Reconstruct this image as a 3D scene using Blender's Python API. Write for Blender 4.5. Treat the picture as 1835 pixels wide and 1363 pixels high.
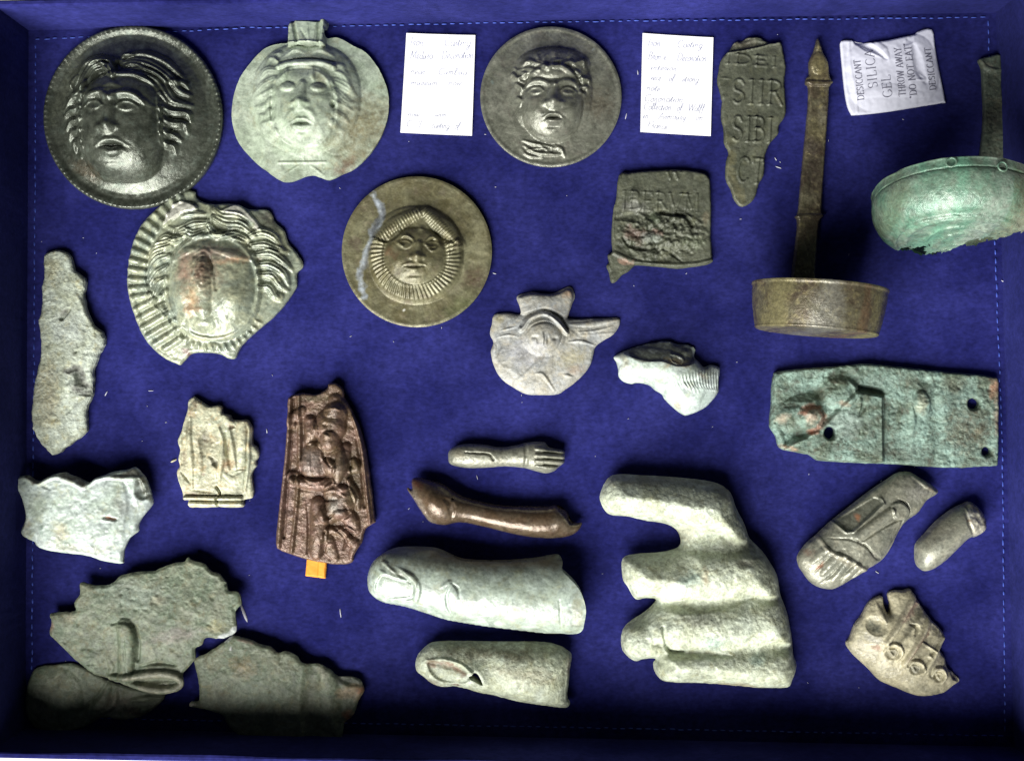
import bpy, math, random
import numpy as np
random.seed(7)
# ---------------------------------------------------------------- scene, camera, light
for o in list(bpy.data.objects): bpy.data.objects.remove(o)
scene = bpy.context.scene
COL = scene.collection
S = 0.00025            # metres per unit of the plan (0.25 mm)
D = 2200.0             # camera height in plan units
CX, CY = 917.5, 681.5
cam = bpy.data.cameras.new('camera'); camo = bpy.data.objects.new('camera', cam); COL.objects.link(camo)
camo.location = (0, 0, D*S); cam.lens = 36*D/1835.0; cam.sensor_width = 36; cam.clip_start = 0.01; cam.clip_end = 50
scene.camera = camo
w = bpy.data.worlds.new('World'); scene.world = w; w.use_nodes = True
w.node_tree.nodes['Background'].inputs[0].default_value = (0.75, 0.85, 1.0, 1)
w.node_tree.nodes['Background'].inputs[1].default_value = 0.032
def lamp(name, loc, energy, size, sy=None, col=(1,1,1)):
    l = bpy.data.lights.new(name, 'AREA'); l.energy = energy; l.size = size; l.color = col
    if sy: l.shape = 'RECTANGLE'; l.size_y = sy
    o = bpy.data.objects.new(name, l); COL.objects.link(o); o.location = loc
    from mathutils import Vector
    o.rotation_euler = (-Vector(loc)).to_track_quat('-Z', 'Y').to_euler()
    return o
lamp('window_light', (-0.62, -1.32, 1.08), 117, 1.45, 1.45, (1.0, 0.985, 0.95))
scene.view_settings.view_transform = 'Standard'; scene.view_settings.look = 'None'
scene.view_settings.exposure = 0.0; scene.view_settings.gamma = 1.0

# ---------------------------------------------------------------- helpers
def lin(r, g, b):
    f = lambda v: (v/255/12.92) if v/255 <= 0.04045 else ((v/255+0.055)/1.055)**2.4
    return (f(r), f(g), f(b), 1.0)
def P(x, y, z=0.0, k=1.0): return ((x-CX)*S*k, -(y-CY)*S*k, z*S)
def tag(o, label=None, cat=None, group=None, kind=None):
    if label: o['label'] = label
    if cat: o['category'] = cat
    if group: o['group'] = group
    if kind: o['kind'] = kind
    return o
def empty(name, loc, label, cat, group=None):
    o = bpy.data.objects.new(name, None); o.empty_display_size = 0.01; COL.objects.link(o); o.location = loc
    return tag(o, label, cat, group)
def mesh_obj(name, verts, faces, mat, parent=None, normals=None, tint=None, smooth=True, loc=(0,0,0)):
    """verts (n,3) array, faces: list/array of quads or tris"""
    me = bpy.data.meshes.new(name)
    verts = np.asarray(verts, dtype=np.float64)
    if isinstance(faces, np.ndarray):
        n, k = faces.shape
        me.vertices.add(len(verts)); me.vertices.foreach_set('co', verts.ravel())
        me.loops.add(n*k); me.loops.foreach_set('vertex_index', faces.astype(np.int32).ravel())
        me.polygons.add(n); me.polygons.foreach_set('loop_start', np.arange(n, dtype=np.int32)*k)
        me.update(calc_edges=True); me.validate()
    else:
        me.from_pydata([tuple(v) for v in verts], [], faces); me.update()
    me.polygons.foreach_set('use_smooth', [smooth]*len(me.polygons))
    if tint is not None:
        a = me.color_attributes.new('tint', 'FLOAT_COLOR', 'POINT'); a.data.foreach_set('color', np.asarray(tint, dtype=np.float32).ravel())
    if normals is not None and smooth:
        me.normals_split_custom_set_from_vertices([tuple(v) for v in normals])
    me.materials.append(mat)
    o = bpy.data.objects.new(name, me); COL.objects.link(o)
    if parent: o.parent = parent
    o.location = loc
    return o
_rng = np.random.RandomState(11)
_LAT = _rng.rand(256, 256)
def vnoise(x, y, seed=0):
    x = x + seed*17.31; y = y + seed*5.77
    xi = np.floor(x).astype(int); yi = np.floor(y).astype(int); fx = x-xi; fy = y-yi
    fx = fx*fx*(3-2*fx); fy = fy*fy*(3-2*fy)
    g = lambda a, b: _LAT[(a) % 256, (b) % 256]
    return (g(xi,yi)*(1-fx)+g(xi+1,yi)*fx)*(1-fy)+(g(xi,yi+1)*(1-fx)+g(xi+1,yi+1)*fx)*fy
def fbm(x, y, sc, seed=0, oct=4):
    t = 0; a = 1; s = 0
    for i in range(oct):
        t = t + a*(vnoise(x/sc*2**i, y/sc*2**i, seed+i)-0.5); s += a; a *= 0.55
    return t/s*2
def catmull(pts, closed=False, n=5):
    pts = np.asarray(pts, float); m = len(pts)
    if m < 3 and not closed:
        t = np.linspace(0, 1, n+1)[:, None]; return pts[0]*(1-t)+pts[-1]*t
    out = []
    rng = range(m) if closed else range(m-1)
    for i in rng:
        p0 = pts[(i-1) % m] if (closed or i > 0) else 2*pts[0]-pts[1]
        p1 = pts[i]; p2 = pts[(i+1) % m]
        p3 = pts[(i+2) % m] if (closed or i+2 < m) else 2*pts[-1]-pts[-2]
        for j in range(n):
            t = j/n
            out.append(0.5*((2*p1)+(-p0+p2)*t+(2*p0-5*p1+4*p2-p3)*t*t+(-p0+3*p1-3*p2+p3)*t**3))
    if not closed: out.append(pts[-1])
    return np.array(out)
def seg_dist(px, py, poly, closed=False):
    """distance, signed side, param along [0..1], nearest pt"""
    A = poly; B = np.roll(poly, -1, 0) if closed else poly[1:]
    if not closed: A = poly[:-1]
    L = np.hypot(*(B-A).T); cum = np.concatenate([[0], np.cumsum(L)]); tot = cum[-1]+1e-9
    best = np.full(px.shape, 1e18); sg = np.zeros(px.shape); tt = np.zeros(px.shape); nx = np.zeros(px.shape); ny = np.zeros(px.shape)
    for i in range(len(A)):
        dx, dy = B[i]-A[i]; l2 = dx*dx+dy*dy+1e-12
        t = np.clip(((px-A[i,0])*dx+(py-A[i,1])*dy)/l2, 0, 1)
        qx = A[i,0]+t*dx; qy = A[i,1]+t*dy
        d = (px-qx)**2+(py-qy)**2
        m = d < best
        best = np.where(m, d, best); nx = np.where(m, qx, nx); ny = np.where(m, qy, ny)
        sg = np.where(m, np.sign((px-A[i,0])*dy-(py-A[i,1])*dx), sg)
        tt = np.where(m, (cum[i]+t*L[i])/tot, tt)
    return np.sqrt(best), sg, tt, nx, ny
def inpoly(px, py, poly):
    c = np.zeros(px.shape, bool); n = len(poly)
    for i in range(n):
        x1, y1 = poly[i]; x2, y2 = poly[(i+1) % n]
        if y1 == y2: continue
        m = ((y1 > py) != (y2 > py)) & (px < (x2-x1)*(py-y1)/(y2-y1)+x1)
        c ^= m
    return c

# ---------------------------------------------------------------- materials
def patina(name, base, alt, spot, rough=0.5, metal=0.0, scale=2.2, bump=0.25, spots=0.5, spec=0.5, fine=26.0, grain=0.35):
    m = bpy.data.materials.new(name); m.use_nodes = True; nt = m.node_tree; N = nt.nodes; L = nt.links
    b = N['Principled BSDF']
    tc = N.new('ShaderNodeTexCoord'); mp = N.new('ShaderNodeMapping'); mp.inputs['Scale'].default_value = (40, 40, 40)   # one unit = 2.5 cm
    L.new(tc.outputs['Object'], mp.inputs[0])
    def noise(sc, det, rg, dist=0.0):
        n = N.new('ShaderNodeTexNoise'); n.inputs['Scale'].default_value = sc; n.inputs['Detail'].default_value = det
        n.inputs['Roughness'].default_value = rg; n.inputs['Distortion'].default_value = dist; L.new(mp.outputs[0], n.inputs['Vector']); return n
    def ramp(src, a, bb):
        r = N.new('ShaderNodeMapRange'); r.inputs['From Min'].default_value = a; r.inputs['From Max'].default_value = bb; L.new(src, r.inputs['Value']); return r.outputs['Result']
    def mix(f, a, bb, mode='MIX', fv=None):
        x = N.new('ShaderNodeMix'); x.data_type = 'RGBA'; x.blend_type = mode
        if f is not None: L.new(f, x.inputs['Factor'])
        else: x.inputs['Factor'].default_value = fv
        for sck, v in ((6, a), (7, bb)):
            if isinstance(v, tuple): x.inputs[sck].default_value = v
            else: L.new(v, x.inputs[sck])
        return x.outputs[2]
    n1 = noise(scale*1.3, 7, 0.62, 0.6); n2 = noise(scale*3.1, 6, 0.7, 0.3); n3 = noise(fine, 5, 0.75); n4 = noise(scale*9, 4, 0.6)
    c = mix(ramp(n1.outputs[0], 0.36, 0.64), base, alt)
    mm = N.new('ShaderNodeMath'); mm.operation = 'MULTIPLY'; L.new(ramp(n2.outputs[0], 0.52, 0.72), mm.inputs[0]); mm.inputs[1].default_value = spots
    c = mix(mm.outputs[0], c, spot)
    at = N.new('ShaderNodeVertexColor'); at.layer_name = 'tint'
    # the stain breaks up at its edge with the surface noise
    am = N.new('ShaderNodeMath'); am.operation = 'MULTIPLY_ADD'; L.new(n4.outputs[0], am.inputs[0]); am.inputs[1].default_value = 1.1; am.inputs[2].default_value = -0.55
    aa = N.new('ShaderNodeMath'); aa.operation = 'ADD'; L.new(at.outputs['Alpha'], aa.inputs[0]); L.new(am.outputs[0], aa.inputs[1])
    ab = N.new('ShaderNodeMath'); ab.operation = 'MULTIPLY'; ab.use_clamp = True; L.new(aa.outputs[0], ab.inputs[0]); L.new(ramp(at.outputs['Alpha'], 0.0, 0.25), ab.inputs[1])
    c = mix(ab.outputs[0], c, at.outputs['Color'])
    n5 = noise(scale*2.0, 5, 0.7, 1.2); n6 = noise(scale*6.5, 4, 0.65)
    def val(src, a, b_, lo, hi):
        r = N.new('ShaderNodeMapRange'); L.new(src, r.inputs['Value'])
        for k_, q_ in zip(('From Min','From Max','To Min','To Max'), (a, b_, lo, hi)): r.inputs[k_].default_value = q_
        q = N.new('ShaderNodeCombineColor'); [L.new(r.outputs[0], q.inputs[i]) for i in range(3)]; return q.outputs[0]
    c = mix(None, c, val(n5.outputs[0], 0.35, 0.65, 0.68, 1.28), 'MULTIPLY', 1.0)
    c = mix(None, c, val(n6.outputs[0], 0.30, 0.52, 0.74, 1.04), 'MULTIPLY', 1.0)
    g = ramp(n3.outputs[0], 0.3, 0.7)
    gv = N.new('ShaderNodeMapRange'); L.new(g, gv.inputs['Value']); gv.inputs['To Min'].default_value = 1-grain*0.55; gv.inputs['To Max'].default_value = 1+grain*0.5
    gc = N.new('ShaderNodeCombineColor'); [L.new(gv.outputs[0], gc.inputs[i]) for i in range(3)]
    c = mix(None, c, gc.outputs[0], 'MULTIPLY', 1.0)
    L.new(c, b.inputs['Base Color'])
    rr = N.new('ShaderNodeMapRange'); L.new(n2.outputs[0], rr.inputs['Value']); rr.inputs['From Min'].default_value = .35; rr.inputs['From Max'].default_value = .65
    rr.inputs['To Min'].default_value = rough-0.14; rr.inputs['To Max'].default_value = min(1, rough+0.10); L.new(rr.outputs[0], b.inputs['Roughness'])
    b.inputs['Metallic'].default_value = metal
    b.inputs['Specular IOR Level'].default_value = spec
    ad = N.new('ShaderNodeMath'); ad.operation = 'MULTIPLY_ADD'; L.new(n3.outputs[0], ad.inputs[0]); ad.inputs[1].default_value = 0.5; L.new(n4.outputs[0], ad.inputs[2])
    bp = N.new('ShaderNodeBump'); bp.inputs['Strength'].default_value = min(1, bump*0.95); bp.inputs['Distance'].default_value = 0.0010; L.new(ad.outputs[0], bp.inputs['Height']); L.new(bp.outputs[0], b.inputs['Normal'])
    return m
def plain(name, col, rough=0.6, noise_amt=0.08, sc=30, spec=0.3):
    m = bpy.data.materials.new(name); m.use_nodes = True; nt = m.node_tree; N = nt.nodes; L = nt.links; b = N['Principled BSDF']
    tc = N.new('ShaderNodeTexCoord'); n = N.new('ShaderNodeTexNoise'); n.inputs['Scale'].default_value = sc*40; n.inputs['Detail'].default_value = 4; L.new(tc.outputs['Object'], n.inputs['Vector'])
    r = N.new('ShaderNodeMapRange'); L.new(n.outputs[0], r.inputs['Value']); r.inputs['To Min'].default_value = 1-noise_amt*2; r.inputs['To Max'].default_value = 1+noise_amt*2
    cc = N.new('ShaderNodeCombineColor'); [L.new(r.outputs[0], cc.inputs[i]) for i in range(3)]
    x = N.new('ShaderNodeMix'); x.data_type = 'RGBA'; x.blend_type = 'MULTIPLY'; x.inputs['Factor'].default_value = 1; x.inputs[6].default_value = col; L.new(cc.outputs[0], x.inputs[7])
    L.new(x.outputs[2], b.inputs['Base Color']); b.inputs['Roughness'].default_value = rough; b.inputs['Specular IOR Level'].default_value = spec
    return m
def velvet(name, col, col2):
    m = bpy.data.materials.new(name); m.use_nodes = True; nt = m.node_tree; N = nt.nodes; L = nt.links; b = N['Principled BSDF']
    tc = N.new('ShaderNodeTexCoord')
    def noise(sc, det, vec=(1,1,1)):
        mp = N.new('ShaderNodeMapping'); mp.inputs['Scale'].default_value = vec; L.new(tc.outputs['Object'], mp.inputs[0])
        n = N.new('ShaderNodeTexNoise'); n.inputs['Scale'].default_value = sc; n.inputs['Detail'].default_value = det; n.inputs['Roughness'].default_value = 0.6; L.new(mp.outputs[0], n.inputs['Vector']); return n.outputs[0]
    a = noise(22, 6); f = noise(700, 3, (0.6, 1, 1)); g = noise(230, 5)
    def rg(v, x0, x1, y0, y1):
        r = N.new('ShaderNodeMapRange'); L.new(v, r.inputs['Value'])
        for k, q in zip(('From Min','From Max','To Min','To Max'), (x0,x1,y0,y1)): r.inputs[k].default_value = q
        return r.outputs[0]
    x = N.new('ShaderNodeMix'); x.data_type = 'RGBA'; L.new(rg(a, .40, .66, 0, 1), x.inputs['Factor']); x.inputs[6].default_value = col; x.inputs[7].default_value = col2
    def mul(c, v):
        cc = N.new('ShaderNodeCombineColor'); [L.new(v, cc.inputs[i]) for i in range(3)]
        y = N.new('ShaderNodeMix'); y.data_type = 'RGBA'; y.blend_type = 'MULTIPLY'; y.inputs['Factor'].default_value = 1; L.new(c, y.inputs[6]); L.new(cc.outputs[0], y.inputs[7]); return y.outputs[2]
    c = mul(x.outputs[2], rg(f, .3, .7, .76, 1.24)); c = mul(c, rg(noise(7, 3), .35, .65, .80, 1.22)); c = mul(c, rg(g, .3, .72, .80, 1.24))
    L.new(c, b.inputs['Base Color']); b.inputs['Roughness'].default_value = 0.95; b.inputs['Specular IOR Level'].default_value = 0.05
    b.inputs['Sheen Weight'].default_value = 0.08; b.inputs['Sheen Tint'].default_value = (0.25, 0.3, 1, 1); b.inputs['Sheen Roughness'].default_value = 0.5
    bp = N.new('ShaderNodeBump'); bp.inputs['Strength'].default_value = 0.25; bp.inputs['Distance'].default_value = 0.0004; L.new(f, bp.inputs['Height']); L.new(bp.outputs[0], b.inputs['Normal'])
    return m

M = {}
M['velvet'] = velvet('blue_velvet', (0.0100, 0.0112, 0.078, 1), (0.021, 0.023, 0.130, 1))
M['thread'] = plain('stitch_thread', (0.045, 0.08, 0.38, 1), 0.6)
M['lint'] = plain('lint', (0.45, 0.45, 0.5, 1), 0.9)
M['table'] = plain('table_white', (0.7, 0.69, 0.66, 1), 0.5)
M['card'] = plain('card_paper', (0.86, 0.86, 0.87, 1), 0.8, 0.01, 60)
M['ink'] = plain('grey_blue_ink', (0.17, 0.19, 0.31, 1), 0.8, 0.25, 16)
M['print'] = plain('grey_print', (0.16, 0.16, 0.21, 1), 0.8, 0.2, 20)
M['pouch'] = plain('pouch_paper', (0.60, 0.61, 0.70, 1), 0.55, 0.03, 12)
M['orange'] = plain('orange_wood', (0.75, 0.30, 0.03, 1), 0.6, 0.12, 8)
M['dark'] = patina('dark_bronze', (0.052,0.060,0.045,1), (0.098,0.108,0.085,1), (0.12,0.15,0.12,1), 0.32, 0.45, 2.2, 0.22, 0.7, 0.6, 22, 0.3)
M['palegreen'] = patina('pale_green_patina', (0.250,0.306,0.219,1), (0.338,0.388,0.306,1), (0.200,0.188,0.094,1), 0.5, 0.0, 1.5, 0.2, 0.6, 0.5, 26, 0.28)
M['olive'] = patina('olive_bronze', (0.105,0.094,0.046,1), (0.165,0.160,0.094,1), (0.077,0.055,0.039,1), 0.42, 0.25, 1.5, 0.2, 0.6, 0.5, 26, 0.3)
M['grey'] = patina('grey_bronze', (0.121,0.127,0.097,1), (0.182,0.187,0.149,1), (0.099,0.083,0.066,1), 0.36, 0.35, 2.0, 0.22, 0.6, 0.6, 24, 0.28)
M['slate'] = patina('slate_lead', (0.055,0.061,0.040,1), (0.088,0.094,0.067,1), (0.085,0.085,0.04,1), 0.55, 0.1, 1.8, 0.28, 0.5, 0.4, 24, 0.3)
M['medusa'] = patina('chalky_green_bronze', (0.30,0.32,0.215,1), (0.205,0.24,0.19,1), (0.40,0.40,0.25,1), 0.34, 0.1, 1.8, 0.14, 0.8, 0.55, 24, 0.25)
M['ladle'] = patina('brown_green_bronze', (0.132,0.121,0.075,1), (0.075,0.057,0.038,1), (0.253,0.218,0.098,1), 0.34, 0.35, 2.6, 0.22, 0.8, 0.5, 24, 0.35)
M['green'] = patina('verdigris_bronze', (0.10,0.21,0.145,1), (0.17,0.23,0.175,1), (0.07,0.085,0.05,1), 0.36, 0.1, 2.4, 0.3, 0.7, 0.6, 22, 0.3)
M['handle2'] = patina('dull_green_strap', (0.075,0.095,0.07,1), (0.10,0.12,0.085,1), (0.09,0.07,0.04,1), 0.5, 0.1, 2.4, 0.3, 0.6, 0.5, 22, 0.3)
M['stone'] = patina('grey_beige_patina', (0.325,0.312,0.254,1), (0.286,0.299,0.293,1), (0.351,0.286,0.169,1), 0.48, 0.0, 2.0, 0.25, 0.55, 0.45, 24, 0.25)
M['white'] = patina('white_green_patina', (0.37,0.44,0.37,1), (0.44,0.50,0.48,1), (0.36,0.37,0.23,1), 0.38, 0.0, 1.6, 0.16, 0.8, 0.5, 22, 0.18)
M['crust'] = patina('pale_crust', (0.33,0.36,0.27,1), (0.44,0.49,0.42,1), (0.32,0.30,0.165,1), 0.62, 0.0, 2.2, 0.7, 0.9, 0.3, 14, 0.5)
M['ver'] = patina('blue_green_crust', (0.085,0.110,0.075,1), (0.21,0.31,0.26,1), (0.065,0.055,0.035,1), 0.55, 0.0, 1.8, 0.75, 0.9, 0.4, 14, 0.7)
M['cream'] = patina('cream_patina', (0.50,0.48,0.33,1), (0.38,0.40,0.29,1), (0.42,0.29,0.13,1), 0.42, 0.0, 2.0, 0.3, 0.9, 0.45, 20, 0.3)
M['brown'] = patina('red_brown_bronze', (0.16,0.095,0.072,1), (0.12,0.08,0.045,1), (0.20,0.14,0.11,1), 0.4, 0.25, 2.6, 0.4, 0.6, 0.6, 20, 0.35)
M['bone'] = patina('polished_brown_bronze', (0.105,0.07,0.042,1), (0.13,0.10,0.068,1), (0.07,0.035,0.022,1), 0.24, 0.3, 2.4, 0.12, 0.6, 0.6, 22, 0.2)
M['finger'] = patina('grey_green_polish', (0.27,0.32,0.255,1), (0.34,0.40,0.355,1), (0.235,0.24,0.13,1), 0.34, 0.0, 1.5, 0.14, 0.7, 0.55, 24, 0.2)
M['rough'] = patina('granular_green', (0.39,0.42,0.30,1), (0.50,0.55,0.45,1), (0.26,0.26,0.15,1), 0.5, 0.0, 1.8, 0.6, 0.9, 0.4, 14, 0.5)
M['toe'] = patina('grey_olive_metal', (0.270,0.270,0.209,1), (0.196,0.203,0.162,1), (0.338,0.317,0.230,1), 0.38, 0.2, 2.2, 0.22, 0.6, 0.55, 24, 0.25)
M['sheet'] = patina('dull_green_sheet', (0.105,0.135,0.09,1), (0.15,0.165,0.115,1), (0.13,0.115,0.06,1), 0.55, 0.0, 2.0, 0.35, 0.8, 0.4, 18, 0.4)
M['paw'] = patina('beige_bronze', (0.46,0.42,0.28,1), (0.36,0.34,0.24,1), (0.50,0.45,0.31,1), 0.4, 0.0, 2.0, 0.25, 0.7, 0.45, 20, 0.3)

# ---------------------------------------------------------------- relief builder
class Relief:
    """a cast piece: outline + height field, split into named parts"""
    def __init__(s, outline, frame=(0,0,1), step=2.0, zref=8, holes=(), smooth=False, jag=0.0, jseed=1, nsub=4):
        s.x0, s.y0, s.f = frame; s.step = step
        ol = s.T(outline)
        ol = catmull(ol, True, nsub)
        if jag:
            # broken edge: dense points pushed in and out
            A = ol; Bq = np.roll(A, -1, 0); out = []
            for a, b in zip(A, Bq):
                n = max(1, int(np.hypot(*(b-a))/3)); 
                for i in range(n): out.append(a+(b-a)*i/n)
            ol = np.array(out)
            ol = ol + jag*np.stack([fbm(ol[:,0], ol[:,1], 9, jseed, 3), fbm(ol[:,0], ol[:,1], 9, jseed+9, 3)], 1)
        s.ol = ol; s.holes = [catmull(s.T(h), True, 4) for h in holes]
        x0, y0 = ol.min(0)-step*1.5; x1, y1 = ol.max(0)+step*1.5
        nx = int((x1-x0)/step)+2; ny = int((y1-y0)/step)+2
        s.X, s.Y = np.meshgrid(x0+np.arange(nx)*step, y0+np.arange(ny)*step)
        cx = s.X[:-1,:-1]+step/2; cy = s.Y[:-1,:-1]+step/2
        keep = inpoly(cx, cy, ol)
        for h in s.holes: keep &= ~inpoly(cx, cy, h)
        s.keep = keep
        cnt = np.zeros(s.X.shape, int)
        cnt[:-1,:-1] += keep; cnt[1:,:-1] += keep; cnt[:-1,1:] += keep; cnt[1:,1:] += keep
        s.used = cnt > 0; s.bnd = s.used & (cnt < 4)
        # distance to the edge (outline and holes)
        d, sg, tt, qx, qy = seg_dist(s.X, s.Y, ol, True)
        for h in s.holes:
            d2, _, _, hx, hy = seg_dist(s.X, s.Y, h, True); m = d2 < d
            d = np.where(m, d2, d); qx = np.where(m, hx, qx); qy = np.where(m, hy, qy)
        mv = s.bnd & (d < step*1.6)
        s.X = np.where(mv, qx, s.X); s.Y = np.where(mv, qy, s.Y); s.d = np.where(s.bnd, 0, d)
        s.z = np.zeros(s.X.shape); s.tint = np.zeros(s.X.shape+(4,)); s.tint[..., :3] = 0.2
        s.reg = np.zeros(keep.shape, int); s.parts = [('body', None, None, None)]
        s.cx = (cx); s.cy = (cy); s.k = (D-zref)/D
    def T(s, pts): return np.asarray(pts, float)/s.f+np.array([s.x0, s.y0])
    def t(s, x, y): return x/s.f+s.x0, y/s.f+s.y0
    # height features -------------------------------------------------
    def plate(s, h, r=3.0):
        t = np.clip(s.d/r, 0, 1); s.z += h*(0.55+0.45*np.sqrt(1-(1-t)**2)); return s
    def inflate(s, h, p=0.5):
        u = np.zeros(s.X.shape); m = s.used & ~s.bnd
        yy, xx = np.indices(u.shape); red = m & ((xx+yy) % 2 == 0); blk = m & ((xx+yy) % 2 == 1)
        n = max(u.shape); om = 2/(1+math.pi/n)
        for it in range(int(2.2*n)):
            for c in (red, blk):
                a = np.zeros_like(u); a[1:-1,1:-1] = 0.25*(u[:-2,1:-1]+u[2:,1:-1]+u[1:-1,:-2]+u[1:-1,2:]+1)
                u = np.where(c, u+om*(a-u), u)
        u = np.clip(u/u.max(), 0, 1); s.u = u; s.z += h*u**p; return s
    def _loc(s, x, y, rx, ry, rot):
        cx, cy = s.t(x, y); rx /= s.f; ry /= s.f; c, q = math.cos(math.radians(rot)), math.sin(math.radians(rot))
        dx = s.X-cx; dy = s.Y-cy
        return (dx*c+dy*q)/rx, (-dx*q+dy*c)/ry
    def dome(s, x, y, rx, ry, h, rot=0, p=0.5):
        a, b = s._loc(x, y, rx, ry, rot); r2 = a*a+b*b; s.z += h*np.clip(1-r2, 0, 1)**p; return s
    def bump(s, x, y, rx, ry, h, rot=0):
        a, b = s._loc(x, y, rx, ry, rot); s.z += h*np.exp(-(a*a+b*b)*1.8); return s
    def super(s, x, y, rx, ry, h, rot=0, n=3, p=0.6):
        a, b = s._loc(x, y, rx, ry, rot); r = (np.abs(a)**n+np.abs(b)**n); s.z += h*np.clip(1-r, 0, 1)**p; return s
    def ring(s, x, y, rx, ry, wd, h, rot=0):
        a, b = s._loc(x, y, rx, ry, rot); r = np.sqrt(a*a+b*b); dd = (r-1)*min(rx, ry)/s.f; s.z += h*np.exp(-(dd/(wd/s.f))**2*2); return s
    def line(s, pts, wd, h, taper=(0.4, 1, 0.4), prof=0.7, strands=0, mode='add', smooth=True, base=None, deep=0.35):
        pl = s.T(pts); pl = catmull(pl, False, 5) if smooth else pl
        wd = wd/s.f; x0, y0 = pl.min(0)-wd-2; x1, y1 = pl.max(0)+wd+2
        m = (s.X > x0) & (s.X < x1) & (s.Y > y0) & (s.Y < y1)
        if not m.any(): return s
        d, sg, t, _, _ = seg_dist(s.X[m], s.Y[m], pl)
        tp = np.interp(t, np.linspace(0, 1, len(taper)), taper); W = wd*tp+1e-6
        q = np.clip(d/W, 0, 1); v = h*np.clip(tp, 0.3, 1)*(1-q*q)**prof
        if strands: v *= (1-deep*0.5*(1-np.cos(sg*q*math.pi*strands)))
        if mode == 'add': s.z[m] += v
        else: s.z[m] = np.where(v > 0.0, np.maximum(s.z[m], (base if base is not None else 0)+v), s.z[m])
        return s
    def poly(s, pts, h, ramp=4, smooth=True):
        pl = s.T(pts); pl = catmull(pl, True, 4) if smooth else pl
        d, *_ = seg_dist(s.X, s.Y, pl, True); ins = inpoly(s.X, s.Y, pl)
        t = np.clip(np.where(ins, d, 0)*s.f/ramp if False else np.where(ins, d, 0)/(ramp/s.f), 0, 1)
        s.z += h*(1-(1-t)**2)**0.6; return s
    def tube(s, pts, radii, crown, flat=0.8):
        """a cylinder-like body of varying radius laid under the surface, blended in"""
        pl = catmull(s.T(pts), False, 6); d, sg, t, _, _ = seg_dist(s.X, s.Y, pl); rr = np.interp(t, np.linspace(0, 1, len(radii)), np.array(radii)/s.f)
        c = np.interp(t, np.linspace(0, 1, len(crown)), crown); v = c+flat*rr*(np.sqrt(np.clip(1-(d/rr)**2, 0, 1))-1); v = np.where(d < rr, v, -1e3)
        m = np.maximum(v, s.z); s.z = m+3*np.log(np.exp((v-m)/3)+np.exp((s.z-m)/3))-1.5*np.exp(-np.abs(v-s.z)/6); return s
    def noise(s, a, sc, seed=1, oct=4): s.z += a*fbm(s.X, s.Y, sc, seed, oct)*np.clip(s.d/4+0.3, 0, 1); return s
    def pits(s, a, sc, seed=3, thr=0.35):
        n = fbm(s.X, s.Y, sc, seed, 3); s.z -= a*np.clip((n-thr)/0.3, 0, 1); return s
    # colour of the metal itself (stains, encrustation) -----------------
    def stain(s, col, a0, x=None, y=None, rx=None, ry=None, rot=0, pts=None, wd=None, soft=0.95, poly=None):
        X0, Y0 = s.X, s.Y
        s.X = X0+7*fbm(X0, Y0, 16, 21, 3); s.Y = Y0+7*fbm(X0, Y0, 16, 31, 3)
        try: return s._stain(col, a0, x, y, rx, ry, rot, pts, wd, soft, poly, X0, Y0)
        finally: s.X, s.Y = X0, Y0
    def _stain(s, col, a0, x, y, rx, ry, rot, pts, wd, soft, poly, X0, Y0):
        if wd: wd = wd*1.45
        if rx: rx *= 1.2; ry *= 1.2
        g_ = sum(col)/3; col = tuple(0.72*q+0.28*g_ for q in col); a = a0
        if poly is not None:
            pl = catmull(s.T(poly), True, 4); d, *_ = seg_dist(s.X, s.Y, pl, True); ins = inpoly(s.X, s.Y, pl); v = np.clip(np.where(ins, d, 0)/3, 0, 1)
        elif pts is not None:
            pl = catmull(s.T(pts), False, 5); d, *_ = seg_dist(s.X, s.Y, pl); v = np.clip((1-d/(wd/s.f))/soft, 0, 1)
        else:
            aa, b = s._loc(x, y, rx, ry, rot); v = np.clip((1-np.sqrt(aa*aa+b*b))/soft, 0, 1)
        v = np.clip((v*1.25+0.45*fbm(X0, Y0, 11, 5, 4)*(v > 0)*(v < .95))*a, 0, a)
        A = s.tint[..., 3]; nA = v+A*(1-v)
        for i in range(3): s.tint[..., i] = np.where(nA > 1e-4, (col[i]*v+s.tint[..., i]*A*(1-v))/np.maximum(nA, 1e-4), s.tint[..., i])
        s.tint[..., 3] = nA; return s
    # parts -------------------------------------------------------------
    def part(s, name, ell=None, poly=None, line=None, wd=0, parent=None, label=None, mat=None, inv=False):
        if ell is not None:
            x, y, rx, ry, rot = (list(ell)+[0])[:5]; cx, cy = s.t(x, y); rx /= s.f; ry /= s.f
            c, q = math.cos(math.radians(rot)), math.sin(math.radians(rot)); dx = s.cx-cx; dy = s.cy-cy
            m = ((dx*c+dy*q)/rx)**2+((-dx*q+dy*c)/ry)**2 < 1
        elif poly is not None: m = inpoly(s.cx, s.cy, catmull(s.T(poly), True, 4))
        else:
            m = seg_dist(s.cx, s.cy, catmull(s.T(line), False, 4))[0] < wd/s.f
        if inv: m = ~m
        s.parts.append((name, parent, label, mat)); s.reg[m] = len(s.parts)-1; return s
    def at(s, px, py):
        """height under plan points (nearest grid node)"""
        i = np.clip(((py-s.Y[0,0])/s.step).round().astype(int), 0, s.X.shape[0]-1); j = np.clip(((px-s.X[0,0])/s.step).round().astype(int), 0, s.X.shape[1]-1)
        return s.z[i, j]
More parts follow.
